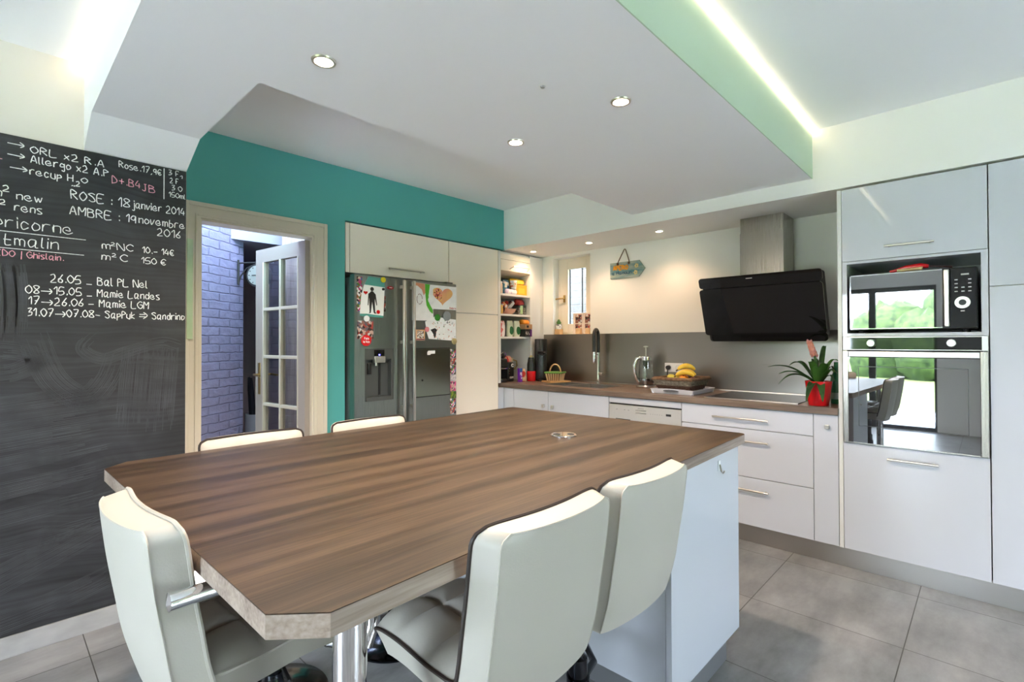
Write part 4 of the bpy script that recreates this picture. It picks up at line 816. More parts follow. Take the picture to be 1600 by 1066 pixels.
cp = t.part('control_panel', B(3.440, 3.461, 1.608, 2.212, 0.700, 0.830, 0.003), mat('panel_silver', (0.50, 0.49, 0.47), 0.35, 0.25))
t.part('door', B(3.440, 3.461, 1.608, 2.212, 0.125, 0.697, 0.0015), GLOSS)
x = 3.4395
t.part('grip_recess', B(x-0.0003, x+0.001, 2.020, 2.150, 0.716, 0.721), BLACKM, cp)
for z0 in (0.775, 0.795): t.part('indicator_bar', B(x-0.0012, x+0.001, 1.885, 1.975, z0, z0+0.006, 0.0008), CHROMED, cp)
t.part('display', B(x-0.0006, x+0.001, 1.685, 1.725, 0.776, 0.792), BLACKM, cp)
bt = MB()
for i in range(6): bt.box(x-0.0006, x+0.001, 1.755+i*0.018, 1.761+i*0.018, 0.778, 0.782)
for y0 in (2.14, 2.07, 2.035): bt.box(x-0.0006, x+0.001, y0-0.006, y0+0.006, 0.790, 0.795)
t.part('button_marks', bt, mat('grey_print', (0.25, 0.25, 0.25), 0.5), cp)
t.part('badge_mark', B(x-0.0005, x+0.001, 1.905, 1.955, 0.811, 0.816), mat('grey_print', (0.25, 0.25, 0.25), 0.5), cp)
t = Thing('sink_cabinet', 'white two-door base cabinet with small square knobs under the sink', 'cabinet', (3.7, 2.8, 0.12))
t.part('body', MB().box(3.46, 4.04, 2.216, 3.395, 0.122, 0.70).box(3.46, 3.50, 2.216, 3.395, 0.70, 0.890), CARC)
for y0, y1, ky in ((2.215, 2.842, 2.790), (2.844, 3.262, 2.893)):
    d_ = front(t, y0, y1, ZB0, ZB1); t.part('knob', B(3.418, 3.4395, ky-0.011, ky+0.011, 0.738, 0.768, 0.002), NICKEL, d_)
t.part('filler_strip', B(XF, 3.458, 3.265, 3.395, ZB0, ZB1, 0.0012), GLOSS); t.part('corner_filler', B(3.3695, 3.4395, 3.397, 3.415, 0.0005, 0.890, 0.001), GLOSS)
single('plinth', B(3.49, 3.50, -1.25, 3.39, 0.0005, 0.119), STEEL, 'brushed steel plinth strip along the floor below the white cabinets', 'plinth', (3.495, 1.0, 0))

# ------------------------------------------------------------------ oven tower and larder units
t = Thing('oven_tower', 'tall white cabinet housing the microwave and the oven', 'cabinet', (3.75, 0.31, 0.12)); tower = t
bd = MB().box(3.442, 4.05, 0.624, 0.6445, 0.122, 2.206)          # left gable, seen edge-on
bd.box(3.46, 4.05, 0.602, 0.622, 0.122, 2.206).box(3.46, 4.05, 0.004, 0.022, 0.122, 2.206).box(3.47, 4.05, 0.022, 0.602, 2.19, 2.206).box(3.47, 4.05, 0.022, 0.602, 0.70, 0.72).box(4.035, 4.05, 0.022, 0.602, 0.122, 2.19)
t.part('body', bd, CARC)
t.part('niche_frame', MB().box(3.442, 3.4595, 0.598, 0.6215, 1.350, 1.782).box(3.442, 3.4595, 0.004, 0.030, 1.350, 1.782).box(3.442, 3.99, 0.030, 0.598, 1.350, 1.368).box(3.442, 3.99, 0.030, 0.598, 1.768, 1.782), GLOSS)
t.part('niche_back', B(3.99, 4.0, 0.030, 0.598, 1.368, 1.768), CARC)
u = t.part('door', B(XF, 3.4585, 0.0045, 0.6215, 1.7845, 2.204, 0.0012), GLOSS); bar_handle(t, u, (XF, 0.420, 1.848), (XF, 0.208, 1.848), (-0.026, 0, 0))
u = t.part('drawer', B(XF, 3.4585, 0.0045, 0.6215, ZB0, 0.738, 0.0012), GLOSS); bar_handle(t, u, (XF, 0.415, 0.673), (XF, 0.200, 0.673), (-0.026, 0, 0))
t = Thing('oven', 'built-in oven with a reflective black glass door and steel frame', 'oven', (3.7, 0.31, 0.742))
t.part('body', B(3.47, 3.98, 0.03, 0.596, 0.75, 1.345), BLACKM)
t.part('control_frame', MB().box(3.428, 3.4415, 0.006, 0.619, 1.272, 1.348, 0.002), STEEL)
cp = t.part('control_panel', B(3.4265, 3.4279, 0.030, 0.598, 1.277, 1.343), BGLASS)
for y in (0.483, 0.144):
    kb = t.part('knob', MB().lathe([(0.0001, 3.404), (0.019, 3.404), (0.021, 3.408), (0.021, 3.4262)], (0, y, 1.312), 28, 'x'), CHROME, cp)
    t.part('knob_face', MB().lathe([(0.0001, 3.4025), (0.016, 3.4025), (0.0165, 3.4039)], (0, y, 1.312), 24, 'x').box(3.4010, 3.4025, y-0.002, y+0.002, 1.300, 1.326), NICKEL, cp)
dr = t.part('door_frame', MB().box(3.422, 3.4415, 0.592, 0.619, 0.742, 1.268, 0.002).box(3.422, 3.4415, 0.006, 0.036, 0.742, 1.268, 0.002).box(3.424, 3.4415, 0.036, 0.592, 0.742, 0.748), STEELZ)
t.part('door_glass', MB().box(3.4255, 3.430, 0.0365, 0.5915, 0.7485, 1.232), OVENGL, dr)
t.part('door_rail', MB().box(3.421, 3.4415, 0.0365, 0.5915, 1.234, 1.266, 0.003), STEEL, dr)
wn = MB(); 
for (y0, y1, z0, z1) in ((0.080, 0.545, 1.178, 1.181), (0.080, 0.545, 0.843, 0.846), (0.080, 0.083, 0.846, 1.178), (0.542, 0.545, 0.846, 1.178)): wn.box(3.4250, 3.4256, y0, y1, z0, z1)
t.part('window_outline', wn, mat('oven_print', (0.05, 0.055, 0.055), 0.3), dr)
t = Thing('microwave', 'black microwave with a mirrored door in the niche above the oven', 'microwave', (3.65, 0.31, 1.3684))
t.part('body', B(3.452, 3.86, 0.042, 0.584, 1.385, 1.702, 0.008), BLACK)
for x, y in ((3.50, 0.09), (3.50, 0.54), (3.82, 0.09), (3.82, 0.54)): t.part('foot', MB().cyl((x, y, 1.3687), (x, y, 1.3849), 0.013, 12), BLACKM)
dr = t.part('door', B(3.437, 3.4515, 0.176, 0.582, 1.392, 1.698, 0.003), OVENGL)
ol = MB(); 
for (y0, y1, z0, z1) in ((0.178, 0.582, 1.694, 1.699), (0.178, 0.582, 1.391, 1.396), (0.578, 0.583, 1.391, 1.699)): ol.box(3.4355, 3.4369, y0, y1, z0, z1)
t.part('door_trim', ol, CHROME, dr)
t.part('handle', B(3.418, 3.4368, 0.150, 0.172, 1.398, 1.694, 0.004), NICKEL, dr)
cp = t.part('control_panel', B(3.4385, 3.4515, 0.046, 0.148, 1.392, 1.698, 0.002), BGLASS)
t.part('dial', MB().lathe([(0.015, 3.428), (0.030, 3.428), (0.031, 3.4384), (0.015, 3.4384)], (0, 0.100, 1.520), 32, 'x', True), NICKEL, cp); t.part('dial_centre', MB().lathe([(0.0001, 3.430), (0.0148, 3.430), (0.0148, 3.4384)], (0, 0.100, 1.520), 24, 'x'), BLACK, cp)
bt = MB()
for r in range(4):
    for q in range(3):
        if r > 1 and q == 1: continue
        bt.box(3.4376, 3.4386, 0.066+q*0.026, 0.078+q*0.026, 1.575+r*0.020, 1.580+r*0.020)
bt.box(3.4376, 3.4386, 0.092, 0.108, 1.474, 1.480); bt.box(3.4376, 3.4386, 0.075, 0.105, 1.660, 1.668)
t.part('button_marks', bt, mat('silver_print', (0.45, 0.45, 0.43), 0.4), cp)
t = Thing('oven_tongs', 'red silicone serving tongs lying on top of the microwave', 'tongs', (3.52, 0.30, 1.703))
t.part('grip', MB().tube([(3.50, 0.404, 1.7115), (3.50, 0.38, 1.716), (3.50, 0.33, 1.729), (3.50, 0.27, 1.733), (3.50, 0.235, 1.727)], [0.008, 0.0085, 0.013, 0.014, 0.010], 12), RED); t.part('band', MB().tube([(3.485, 0.37, 1.713), (3.485, 0.32, 1.714), (3.485, 0.26, 1.717)], 0.009, 10), mat('bamboo', (0.60, 0.42, 0.2), 0.5))
t.part('tip', MB().tube([(3.50, 0.234, 1.726), (3.50, 0.20, 1.722), (3.505, 0.14, 1.713)], [0.004, 0.004, 0.007], 8), mat('tip_dark', (0.06, 0.03, 0.03), 0.4))
for y1, lb in ((0.0015, 'tall white larder cabinet right of the oven tower, cut by the frame edge'), (-0.6, 'second tall white larder cabinet right of the oven tower, outside the picture')):
    t = Thing('larder_cabinet', lb, 'cabinet', (3.75, y1-0.3, 0.12))
    t.part('body', B(3.46, 4.05, y1-0.596, y1-0.002, 0.122, 2.206), CARC)
    t.part('door', B(XF, 3.4585, y1-0.597, y1-0.0015, 1.596, 2.204, 0.0012), GLOSS); t.part('door', B(XF, 3.4585, y1-0.597, y1-0.0015, ZB0, 1.592, 0.0012), GLOSS)

# ------------------------------------------------------------------ cooker hood, sockets, sign, window and sill
t = Thing('cooker_hood', 'slanted black glass cooker hood with a steel chimney over the hob', 'cooker hood', (3.9, 1.16, 1.325))
t.part('chimney', MB().box(3.80, 4.0595, 1.028, 1.319, 1.70, 2.110).box(3.803, 4.0595, 1.031, 1.316, 2.110, 2.2195), STEELZ)
def slab(z0, z1, y0, y1, th, off):             # glass pane lying in the slanted front plane
    fx = lambda z: 3.63 + (1.785-z)/(1.785-1.325)*0.165
    nx, nz = -0.941, -0.338
    def rr(pts): return pts
    b = bmesh.new(); r = 0.02; pts = []
    for cy, cz, a0 in ((y1-r, z1-r, 0), (y0+r, z1-r, PI/2), (y0+r, z0+r, PI), (y1-r, z0+r, 1.5*PI)):
        for i in range(5):
            a = a0 + PI/2*i/4; pts.append((cy + r*math.cos(a)*1.0, cz + r*math.sin(a)))
    f = [b.verts.new((fx(z)+off, y, z)) for y, z in pts]; k = [b.verts.new((fx(z)+off+th, y, z+th*0.3)) for y, z in pts]; n = len(pts)
    b.faces.new(f); b.faces.new(k[::-1])
    for i in range(n): b.faces.new((f[i], f[(i+1) % n], k[(i+1) % n], k[i]))
    mb = MB(); mb.bm.free(); mb.bm = b; return mb
t.part('hood_body', slab(1.325, 1.755, 0.785, 1.545, 0.14, 0.022), BLACKM)
t.part('glass_panel', slab(1.712, 1.785, 0.765, 1.560, 0.012, 0.0), BGLASS, label='upper black glass strip'); t.part('glass_panel', slab(1.372, 1.704, 0.765, 1.560, 0.012, -0.012), BGLASS, label='large black glass panel'); t.part('glass_panel', slab(1.325, 1.382, 0.765, 1.525, 0.008, 0.006), BGLASS, label='lower black glass strip')
t.part('badge', B(3.6345, 3.638, 1.185, 1.225, 1.760, 1.764), NICKEL)
t = Thing('wall_socket', 'white double power socket with one black plug on the steel splashback', 'socket', (4.046, 1.95, 1.065))
t.part('plate', B(4.0385, 4.0478, 1.872, 2.034, 1.066, 1.142, 0.002), WPLAST)
for y in (1.994, 1.912): t.part('outlet', MB().lathe([(0.019, 4.0382), (0.0195, 4.0365), (0.022, 4.0365), (0.022, 4.0384)], (0, y, 1.104), 28, 'x', True), mat('socket_ring', (0.55, 0.55, 0.55), 0.4))
pl = Thing('power_plug', 'black plug and cable in the left outlet of the white socket', 'plug', (4.02, 1.994, 1.06))
pl.part('plug_body', MB().lathe([(0.0001, 4.005), (0.016, 4.005), (0.0185, 4.012), (0.0185, 4.0360)], (0, 1.994, 1.104), 24, 'x'), BLACK); pl.part('cable', MB().tube([(4.012, 1.994, 1.09), (4.008, 1.995, 1.06), (4.020, 2.00, 1.00), (4.028, 2.02, 0.945), (4.020, 2.06, ZW+0.006), (4.010, 2.09, ZW+0.006)], 0.004, 8), BLACK)

t = Thing('hanging_sign', 'small arrow-shaped turquoise wooden sign hanging from a rope on the wall', 'sign', (4.05, 2.42, 1.92))
SY = lambda y: y
pts = [(2.583, 2.062), (2.583, 1.916), (2.280, 1.916), (2.222, 1.985), (2.280, 2.062)]
t.part('board', MB().prism(pts, 4.046, 4.0585, 0.0015, axis=0), mat('sign_turquoise', (0.06, 0.20, 0.24), 0.6, col2=(0.42, 0.44, 0.36), vscale=(8, 5, 26)))
t.part('rope', MB().tube([(4.05, 2.500, 2.05), (4.05, 2.497, 2.070), (4.052, 2.435, 2.178), (4.052, 2.428, 2.181), (4.052, 2.421, 2.176), (4.05, 2.384, 2.068), (4.05, 2.382, 2.05)], 0.0042, 8), mat('jute_rope', (0.14, 0.08, 0.05), 0.8))
for y in (2.500, 2.382): t.part('rope_knot', MB().ball((4.044, y, 2.048), 0.011, 1, 1, 1.2, 12, 8), mat('jute_rope', (0.14, 0.08, 0.05), 0.8))
def wallwrite(th, text, y0, y1, zb, cap, r, m, x=4.0455):
    ss, wd = strokes(text); mb = MB()
    for st in ss: mb.tube([(x, y0-(y0-y1)*p/wd, zb+(q-2)*cap/6) for p, q in st], r, 5)
    th.part('lettering', mb, m)
wallwrite(t, 'APERO', 2.545, 2.395, 1.992, 0.038, 0.0065, mat('sign_orange', (0.85, 0.36, 0.02), 0.5)); wallwrite(t, 'a Mamoun', 2.56, 2.36, 1.950, 0.026, 0.0032, mat('sign_blue', (0.02, 0.10, 0.18), 0.5))
fl = MB()
for cy, cz in ((2.305, 2.015), (2.315, 1.955)):
    for i in range(5): fl.ball((4.0455, cy+0.013*math.cos(i*1.257), cz+0.013*math.sin(i*1.257)), 0.009, 0.25, 1, 1, 10, 6)
t.part('flower_print', fl, mat('sign_petal', (0.62, 0.50, 0.22), 0.6))

# kitchen window: casement set back in the reveal
wf = MB(); X0, X1 = 4.150, 4.195; y0, y1, z0, z1 = 2.822, 3.282, 1.406, 2.188
gy0, gy1, gz0, gz1 = 2.905, 3.170, 1.495, 2.085
wf.box(X0, X1, gy1, y1, z0, z1); wf.box(X0, X1, y0, gy0, z0, z1); wf.box(X0, X1, gy0, gy1, z0, gz0); wf.box(X0, X1, gy0, gy1, gz1, z1)
wf.box(X0-0.014, X0, 3.150, 3.235, z0+0.02, z1-0.035, 0.003); wf.box(X0-0.014, X0, 2.84, 2.925, z0+0.02, z1-0.035, 0.003); wf.box(X0-0.014, X0, 2.925, 3.150, z0+0.02, z0+0.105, 0.003); wf.box(X0-0.014, X0, 2.925, 3.150, z1-0.115, z1-0.035, 0.003)
f = struct('window_1', wf, mat('window_cream', (0.76, 0.70, 0.58), 0.4))
sl = MB(); sl.box(X0+0.012, X0+0.022, 3.140, 3.150, gz0, gz1); sl.box(X0+0.012, X0+0.022, 2.985, 2.993, gz0, gz1); sl.box(X0+0.012, X0+0.022, 2.99, 3.145, gz1-0.008, gz1)
sl.obj('window_seal', FRAMEG, f); B(X0+0.024, X0+0.028, gy0, gy1, gz0, gz1).obj('window_pane', PANE, f)
hn = MB().box(X0-0.022, X0-0.014, 3.180, 3.205, 1.735, 1.812, 0.003).tube([(X0-0.022, 3.192, 1.775), (X0-0.050, 3.192, 1.775), (X0-0.056, 3.205, 1.775), (X0-0.056, 3.275, 1.772)], 0.008, 10)
hn.obj('window_handle', BRASS, f)
t = Thing('succulent_pot', 'small white patterned pot with a green succulent on the window sill', 'plant pot', (4.10, 3.245, 1.4035))
cx, cy, z = 4.100, 3.242, 1.4035
t.part('wooden_base', B(cx-0.03, cx+0.03, cy-0.033, cy+0.033, z, z+0.055, 0.003), mat('sill_wood', (0.62, 0.40, 0.20), 0.5)); t.part('pot', MB().lathe([(0.026, z+0.0555), (0.033, z+0.105), (0.029, z+0.105), (0.001, z+0.095)], (cx, cy, 0), 22), cells('pot_print', [(0.75, 0.72, 0.68), (0.78, 0.76, 0.72), (0.2, 0.2, 0.2)], 60))
lf = MB()
for i in range(22):
    a = i*2.4; r = 0.004+0.0009*i; h = 0.055-0.0017*i
    lf.tube([(cx+r*0.4*math.cos(a), cy+r*0.4*math.sin(a), z+0.100), (cx+r*math.cos(a), cy+r*math.sin(a), z+0.105+h*0.6), (cx+r*1.25*math.cos(a), cy+r*1.25*math.sin(a), z+0.105+h)], [0.004, 0.006, 0.001], 6)
t.part('leaves', lf, GREEN)
for (y, l) in ((3.018, 'left photo board in a wooden block on the window sill'), (2.900, 'right photo board in a wooden block on the window sill')):
    t = Thing('photo_stand', l, 'photo stand', (4.10, y, 1.4035), 'photo boards on the sill')
    t.part('block', B(4.075, 4.115, y-0.060, y-0.008, 1.4035, 1.462, 0.002), mat('sill_wood', (0.62, 0.40, 0.20), 0.5)); t.part('board', B(4.117, 4.120, y-0.065, y+0.050, 1.4035, 1.615, 0.001), mat('board_beige', (0.66, 0.56, 0.48), 0.5))
    for z0, z1 in ((1.415, 1.505), (1.515, 1.600)): t.part('photo', B(4.1155, 4.1168, y-0.055, y+0.022, z0, z1), PHOTO)

# ------------------------------------------------------------------ small things on the worktop
z = ZW + E_
t = Thing('glass_kettle', 'glass tea kettle with a curved steel handle and a tall plunger rod', 'kettle', (3.915, 2.155, z)); cx, cy = 3.915, 2.145
t.part('base', MB().lathe([(0.080, z), (0.084, z+0.010), (0.080, z+0.020), (0.060, z+0.026), (0.001, z+0.026)], (cx, cy, 0), 36), NICKEL)
t.part('foot_ring', MB().lathe([(0.066, z+0.0265), (0.068, z+0.030), (0.066, z+0.075), (0.001, z+0.075)], (cx, cy, 0), 36), CHROMED)
t.part('glass_jug', MB().lathe([(0.066, z+0.0752), (0.062, z+0.15), (0.052, z+0.235), (0.0495, z+0.235), (0.0595, z+0.15), (0.0635, z+0.078)], (cx, cy, 0), 36, 'z', True), CLEAR)
t.part('lid_collar', MB().lathe([(0.053, z+0.2352), (0.054, z+0.262), (0.046, z+0.268), (0.001, z+0.270)], (cx, cy, 0), 36), CHROME)
t.part('plunger', MB().cyl((cx, cy, z+0.268), (cx, cy, z+0.345), 0.005, 12).lathe([(0.001, z+0.343), (0.020, z+0.345), (0.020, z+0.354), (0.001, z+0.356)], (cx, cy, 0), 20).cyl((cx, cy, z+0.10), (cx, cy, z+0.234), 0.006, 12), NICKEL)
t.part('infuser', MB().lathe([(0.024, z+0.165), (0.026, z+0.17), (0.026, z+0.225), (0.001, z+0.226)], (cx, cy, 0), 20), mat('tea_mesh', (0.06, 0.08, 0.05), 0.5, 0.5))
hx, hy = -0.80, 0.60
t.part('handle', MB().tube([(cx+hx*d, cy+hy*d, z+h) for d, h in ((0.050, 0.255), (0.085, 0.245), (0.105, 0.19), (0.100, 0.12), (0.078, 0.06), (0.066, 0.045))], [0.014, 0.016, 0.016, 0.015, 0.013, 0.012], 12), CHROME)
t = Thing('serving_tray', 'white tray with cut-out handles under the fruit basket', 'tray', (3.75, 1.73, z))
TX0, TX1, TY0, TY1 = 3.515, 3.905, 1.555, 1.885
tr = MB().box(TX0+0.02, TX1-0.02, TY0+0.02, TY1-0.02, z, z+0.006)
def rimwall(a, b_, outx, outy, cut):
    N = 14; bmw = bmesh.new(); rows = []
    for i in range(N+1):
        f = i/N; h = 0.034 + (0.006 if cut else 0)*math.cos((f-0.5)*PI)
        x, y = a[0]+(b_[0]-a[0])*f, a[1]+(b_[1]-a[1])*f
        low = 0.0 
        rows.append([bmw.verts.new(q) for q in ((x, y, z), (x+outx*0.02, y+outy*0.02, z+h), (x+outx*0.026, y+outy*0.026, z+h), (x+outx*0.006, y+outy*0.006, z))])
    for A, C in zip(rows, rows[1:]):
        for i in range(4): bmw.faces.new((A[i], A[(i+1) % 4], C[(i+1) % 4], C[i]))
    bmw.faces.new(rows[0]); bmw.faces.new(rows[-1][::-1]); tr._add(bmw)
rimwall((TX0+0.02, TY0), (TX0+0.02, TY1), -1, 0, 1); rimwall((TX1-0.02, TY0), (TX1-0.02, TY1), 1, 0, 1); rimwall((TX0, TY0+0.02), (TX1, TY0+0.02), 0, -1, 0); rimwall((TX0, TY1-0.02), (TX1, TY1-0.02), 0, 1, 0)
t.part('tray_body', tr, mat('tray_white', (0.72, 0.73, 0.80), 0.35))
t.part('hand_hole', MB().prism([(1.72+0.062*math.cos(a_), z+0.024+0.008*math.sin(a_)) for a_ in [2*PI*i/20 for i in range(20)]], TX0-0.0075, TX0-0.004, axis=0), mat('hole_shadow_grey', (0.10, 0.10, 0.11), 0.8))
# wicker basket: woven bands over a tapered rectangular shell
t = Thing('fruit_basket', 'dark wicker basket of fruit standing on the white tray', 'basket', (3.72, 1.72, z+0.0065)); zb = z+0.0065; BX0, BX1, BY0, BY1 = 3.555, 3.870, 1.590, 1.875
def rect_loop(h, grow, wob=0.0, n=14):
    o = []; x0, x1, y0, y1 = BX0-grow, BX1+grow, BY0-grow, BY1+grow
    for (a, b_) in (((x0, y0), (x1, y0)), ((x1, y0), (x1, y1)), ((x1, y1), (x0, y1)), ((x0, y1), (x0, y0))):
        for i in range(n):
            f = i/n; nx_, ny_ = (b_[1]-a[1]), -(b_[0]-a[0]); L_ = math.hypot(nx_, ny_); w_ = wob*math.sin(i*PI)
            w_ = wob*(1 if i % 2 else -1)
            o.append((a[0]+(b_[0]-a[0])*f+nx_/L_*w_, a[1]+(b_[1]-a[1])*f+ny_/L_*w_, zb+h))
    return o
WK1 = mat('wicker_grey', (0.11, 0.09, 0.065), 0.6, col2=(0.24, 0.20, 0.15), vscale=(60, 60, 60)); WK2 = mat('wicker_brown', (0.06, 0.022, 0.012), 0.55); WK3 = mat('wicker_rim', (0.10, 0.05, 0.025), 0.55, col2=(0.22, 0.12, 0.06), vscale=(40, 40, 40))
lo, mi, hi = MB(), MB(), MB()
for i in range(9):
    h = 0.006+i*0.0105; q = (lo if i < 2 or i > 4 else mi); q.tube(rect_loop(h, -0.035+0.045*h/0.1, 0.004*(1 if i % 2 else -1)), 0.0062, 6, closed=True)
for j in range(3): hi.tube(rect_loop(0.100+0.004*j, 0.012-0.003*j, 0.003*(1 if j % 2 else -1)), 0.008, 8, closed=True)
t.part('woven_wall', lo, WK1); t.part('woven_band', mi, WK2, label='dark brown woven band'); t.part('woven_rim', hi, WK3)
t.part('base', B(BX0+0.035, BX1-0.035, BY0+0.035, BY1-0.035, zb, zb+0.008), WK2)
FGp = 'fruit in the wicker basket'
def fruit(name, label, cat, c_, r, m, sx=1, sy=1, sz=1, stem=True, rot=None):
    th = Thing(name, label, cat, (c_[0], c_[1], c_[2]-r*sz), FGp); b_ = MB().ball((0, 0, 0), r, sx, sy, sz, 20, 14, 0.006)
    M_ = Matrix.Translation(c_) @ (rot or Matrix.Identity(4)); th.part('flesh', b_.xf(M_), m)
    if stem: th.part('stem', MB().tube([(0, 0, r*sz*0.92), (0.002, 0.001, r*sz+0.006)], 0.0025, 6).xf(M_), mat('fruit_stem', (0.06, 0.035, 0.015), 0.7))
YEL = mat('banana_yellow', (0.72, 0.42, 0.03), 0.4, col2=(0.80, 0.55, 0.06), vscale=(25, 25, 25)); ORA = mat('orange_peel', (0.85, 0.30, 0.02), 0.4, bump=0.3, bscale=400); LEM = mat('pear_green', (0.50, 0.44, 0.06), 0.4, col2=(0.62, 0.50, 0.08), vscale=(20, 20, 20)); APR = mat('dark_red_apple', (0.22, 0.015, 0.012), 0.3)
BC = Vector((3.712, 1.732, 0))
zf = zb + 0.075
for i, (px, py, r, m_, l) in enumerate(((3.632, 1.680, 0.037, ORA, 'orange at the front rim of the basket'), (3.716, 1.715, 0.037, ORA, 'second orange, just behind the front one'), (3.785, 1.672, 0.034, APR, 'dark red apple at the right of the basket'), (3.712, 1.645, 0.030, APR, 'smaller dark red apple near the right front corner'))):
    fruit('orange' if m_ is ORA else 'apple', l, 'fruit', (px, py, zf+(0.012 if m_ is ORA else 0.0)+(0.008 if i == 1 else 0)), r, m_)
def banana(label, c_, a, tilt=0.0, m_=YEL):
    th = Thing('banana', label, 'fruit', c_, 'bananas'); R_ = 0.085; pth = []; rad = []
    for i in range(13):
        f = i/12; an = -0.85+1.7*f; pth.append((R_*math.sin(an), 0, R_*math.cos(an)-R_*0.85)); rad.append(0.004 + 0.0155*math.sin(PI*min(max(f, 0.03), 0.97))**0.45)
    rad[-1] = 0.005; M_ = Matrix.Translation(c_) @ Matrix.Rotation(a, 4, 'Z') @ Matrix.Rotation(tilt, 4, 'X')
    th.part('flesh', MB().tube(pth, rad, 10).xf(M_), m_)
    e_ = Vector(pth[-1]); th.part('stem', MB().tube([e_, e_+Vector((0.014, 0, -0.010))], [0.005, 0.006], 8).xf(M_), mat('banana_tip', (0.10, 0.06, 0.02), 0.7))
banana('front banana lying on the oranges in the basket', (3.650, 1.675, zf+0.066), 1.9, 0.2); banana('rear banana lying on the oranges in the basket', (3.715, 1.690, zf+0.070), 1.75, -0.2); banana('top banana crossing the other two in the basket', (3.685, 1.680, zf+0.112), 2.3, 0.1)
fruit('pear', 'yellow-green pear at the left of the oranges', 'fruit', (3.670, 1.785, zf+0.022), 0.036, LEM, 1, 1.25, 0.9, rot=Matrix.Rotation(0.5, 4, 'X'))
fruit('pear', 'second yellow-green pear, lying behind the first', 'fruit', (3.75, 1.78, zf+0.018), 0.035, LEM, 1.2, 1, 0.9)

t = Thing('cutting_board', 'light wooden cutting board under the small chip basket', 'cutting board', (3.86, 3.14, z))
t.part('board', MB().prism([(3.765, 3.195), (3.705, 3.03), (3.925, 2.955), (3.985, 3.12)], z, z+0.014, 0.002), mat('beech', (0.58, 0.34, 0.14), 0.5, var=0.15, vscale=(4, 40, 4)))
t = Thing('chip_basket', 'small wood chip basket with a green band and an arched handle', 'basket', (3.845, 3.13, z+0.0148)); zb = z+0.0148; cx, cy = 3.855, 3.095; ca, sa = math.cos(1.94), math.sin(1.94)
def cb_pt(u, v, h): return (cx+u*ca-v*sa, cy+u*sa+v*ca, zb+h)
bmw = bmesh.new(); ring = lambda a, b_, h: [bmw.verts.new(cb_pt(sx_*a, sy_*b_, h)) for sx_, sy_ in ((-1, -1), (1, -1), (1, 1), (-1, 1))]
rs = [ring(0.066, 0.045, 0.0), ring(0.082, 0.058, 0.082), ring(0.078, 0.054, 0.082), ring(0.062, 0.041, 0.006)]
for A, C in zip(rs, rs[1:]):
    for i in range(4): bmw.faces.new((A[i], A[(i+1) % 4], C[(i+1) % 4], C[i]))
bmw.faces.new(rs[0][::-1]); bmw.faces.new(rs[-1]); mb = MB(); mb.bm.free(); mb.bm = bmw
t.part('chip_wall', mb, mat('dark_chip', (0.20, 0.10, 0.05), 0.6))
sp = MB()
for s in (-1, 1):
    for i in range(7):
        u = -0.9+1.8*i/6
        sp.tube([cb_pt(u*0.068, s*0.0475, 0.0), cb_pt(u*0.083, s*0.0605, 0.080)], 0.0055, 4)
    for i in range(5):
        v = -0.8+1.6*i/4; sp.tube([cb_pt(s*0.0685, v*0.046, 0.0), cb_pt(s*0.0845, v*0.059, 0.080)], 0.0055, 4)
t.part('chip_slat', sp, mat('pale_chip', (0.66, 0.50, 0.30), 0.6), label='row of upright pale wood slats')
gb = [cb_pt(a*0.087, b_*0.063, 0.078) for a, b_ in ((-1, -1), (1, -1), (1, 1), (-1, 1))]
t.part('green_band', MB().tube(gb, 0.0085, 6, closed=True), mat('band_green', (0.12, 0.30, 0.06), 0.5))
t.part('handle', MB().tube([cb_pt(0.056*math.cos(PI*i/14), -0.0, 0.075+0.082*math.sin(PI*i/14)) for i in range(15)], 0.0075, 8), mat('handle_chip', (0.60, 0.38, 0.18), 0.6))
t = Thing('soda_maker', 'tall black soda maker at the edge of the open shelves', 'soda maker', (3.88, 3.24, z)); cx, cy = 3.915, 3.325
t.part('column', MB().prism([(cx+0.062*math.cos(a_)*(1.25 if math.sin(a_) > 0 else 1), cy+0.058*math.sin(a_)) for a_ in [2*PI*i/28 for i in range(28)]], z, z+0.425, 0.008), BLACK)
t.part('bottle', MB().lathe([(0.028, z+0.03), (0.034, z+0.05), (0.034, z+0.17), (0.018, z+0.235), (0.018, z+0.26), (0.001, z+0.26)], (cx-0.070, cy-0.068, 0), 24), CLEAR)
t.part('nozzle', MB().box(cx-0.10, cx-0.035, cy-0.100, cy-0.030, z+0.262, z+0.300, 0.008), BLACK); t.part('steel_trim', MB().tube([(cx-0.095, cy-0.085, z+0.285), (cx-0.070, cy-0.108, z+0.288), (cx-0.035, cy-0.095, z+0.285)], 0.006, 8), CHROME)
t.part('foot', MB().lathe([(0.045, z), (0.045, z+0.022), (0.001, z+0.026)], (cx-0.070, cy-0.068, 0), 24), BLACK)
t = Thing('potted_bromeliad', 'flowering bromeliad in a glossy red pot by the oven tower', 'potted plant', (3.515, 0.762, z)); cx, cy = 3.515, 0.762
t.part('pot', MB().lathe([(0.052, z), (0.055, z+0.004), (0.073, z+0.142), (0.074, z+0.148), (0.068, z+0.148), (0.050, z+0.02), (0.001, z+0.02)], (cx, cy, 0), 40), RED)
t.part('soil', MB().lathe([(0.0655, z+0.118), (0.0655, z+0.128), (0.001, z+0.13)], (cx, cy, 0), 24), mat('soil', (0.03, 0.02, 0.012), 0.9))
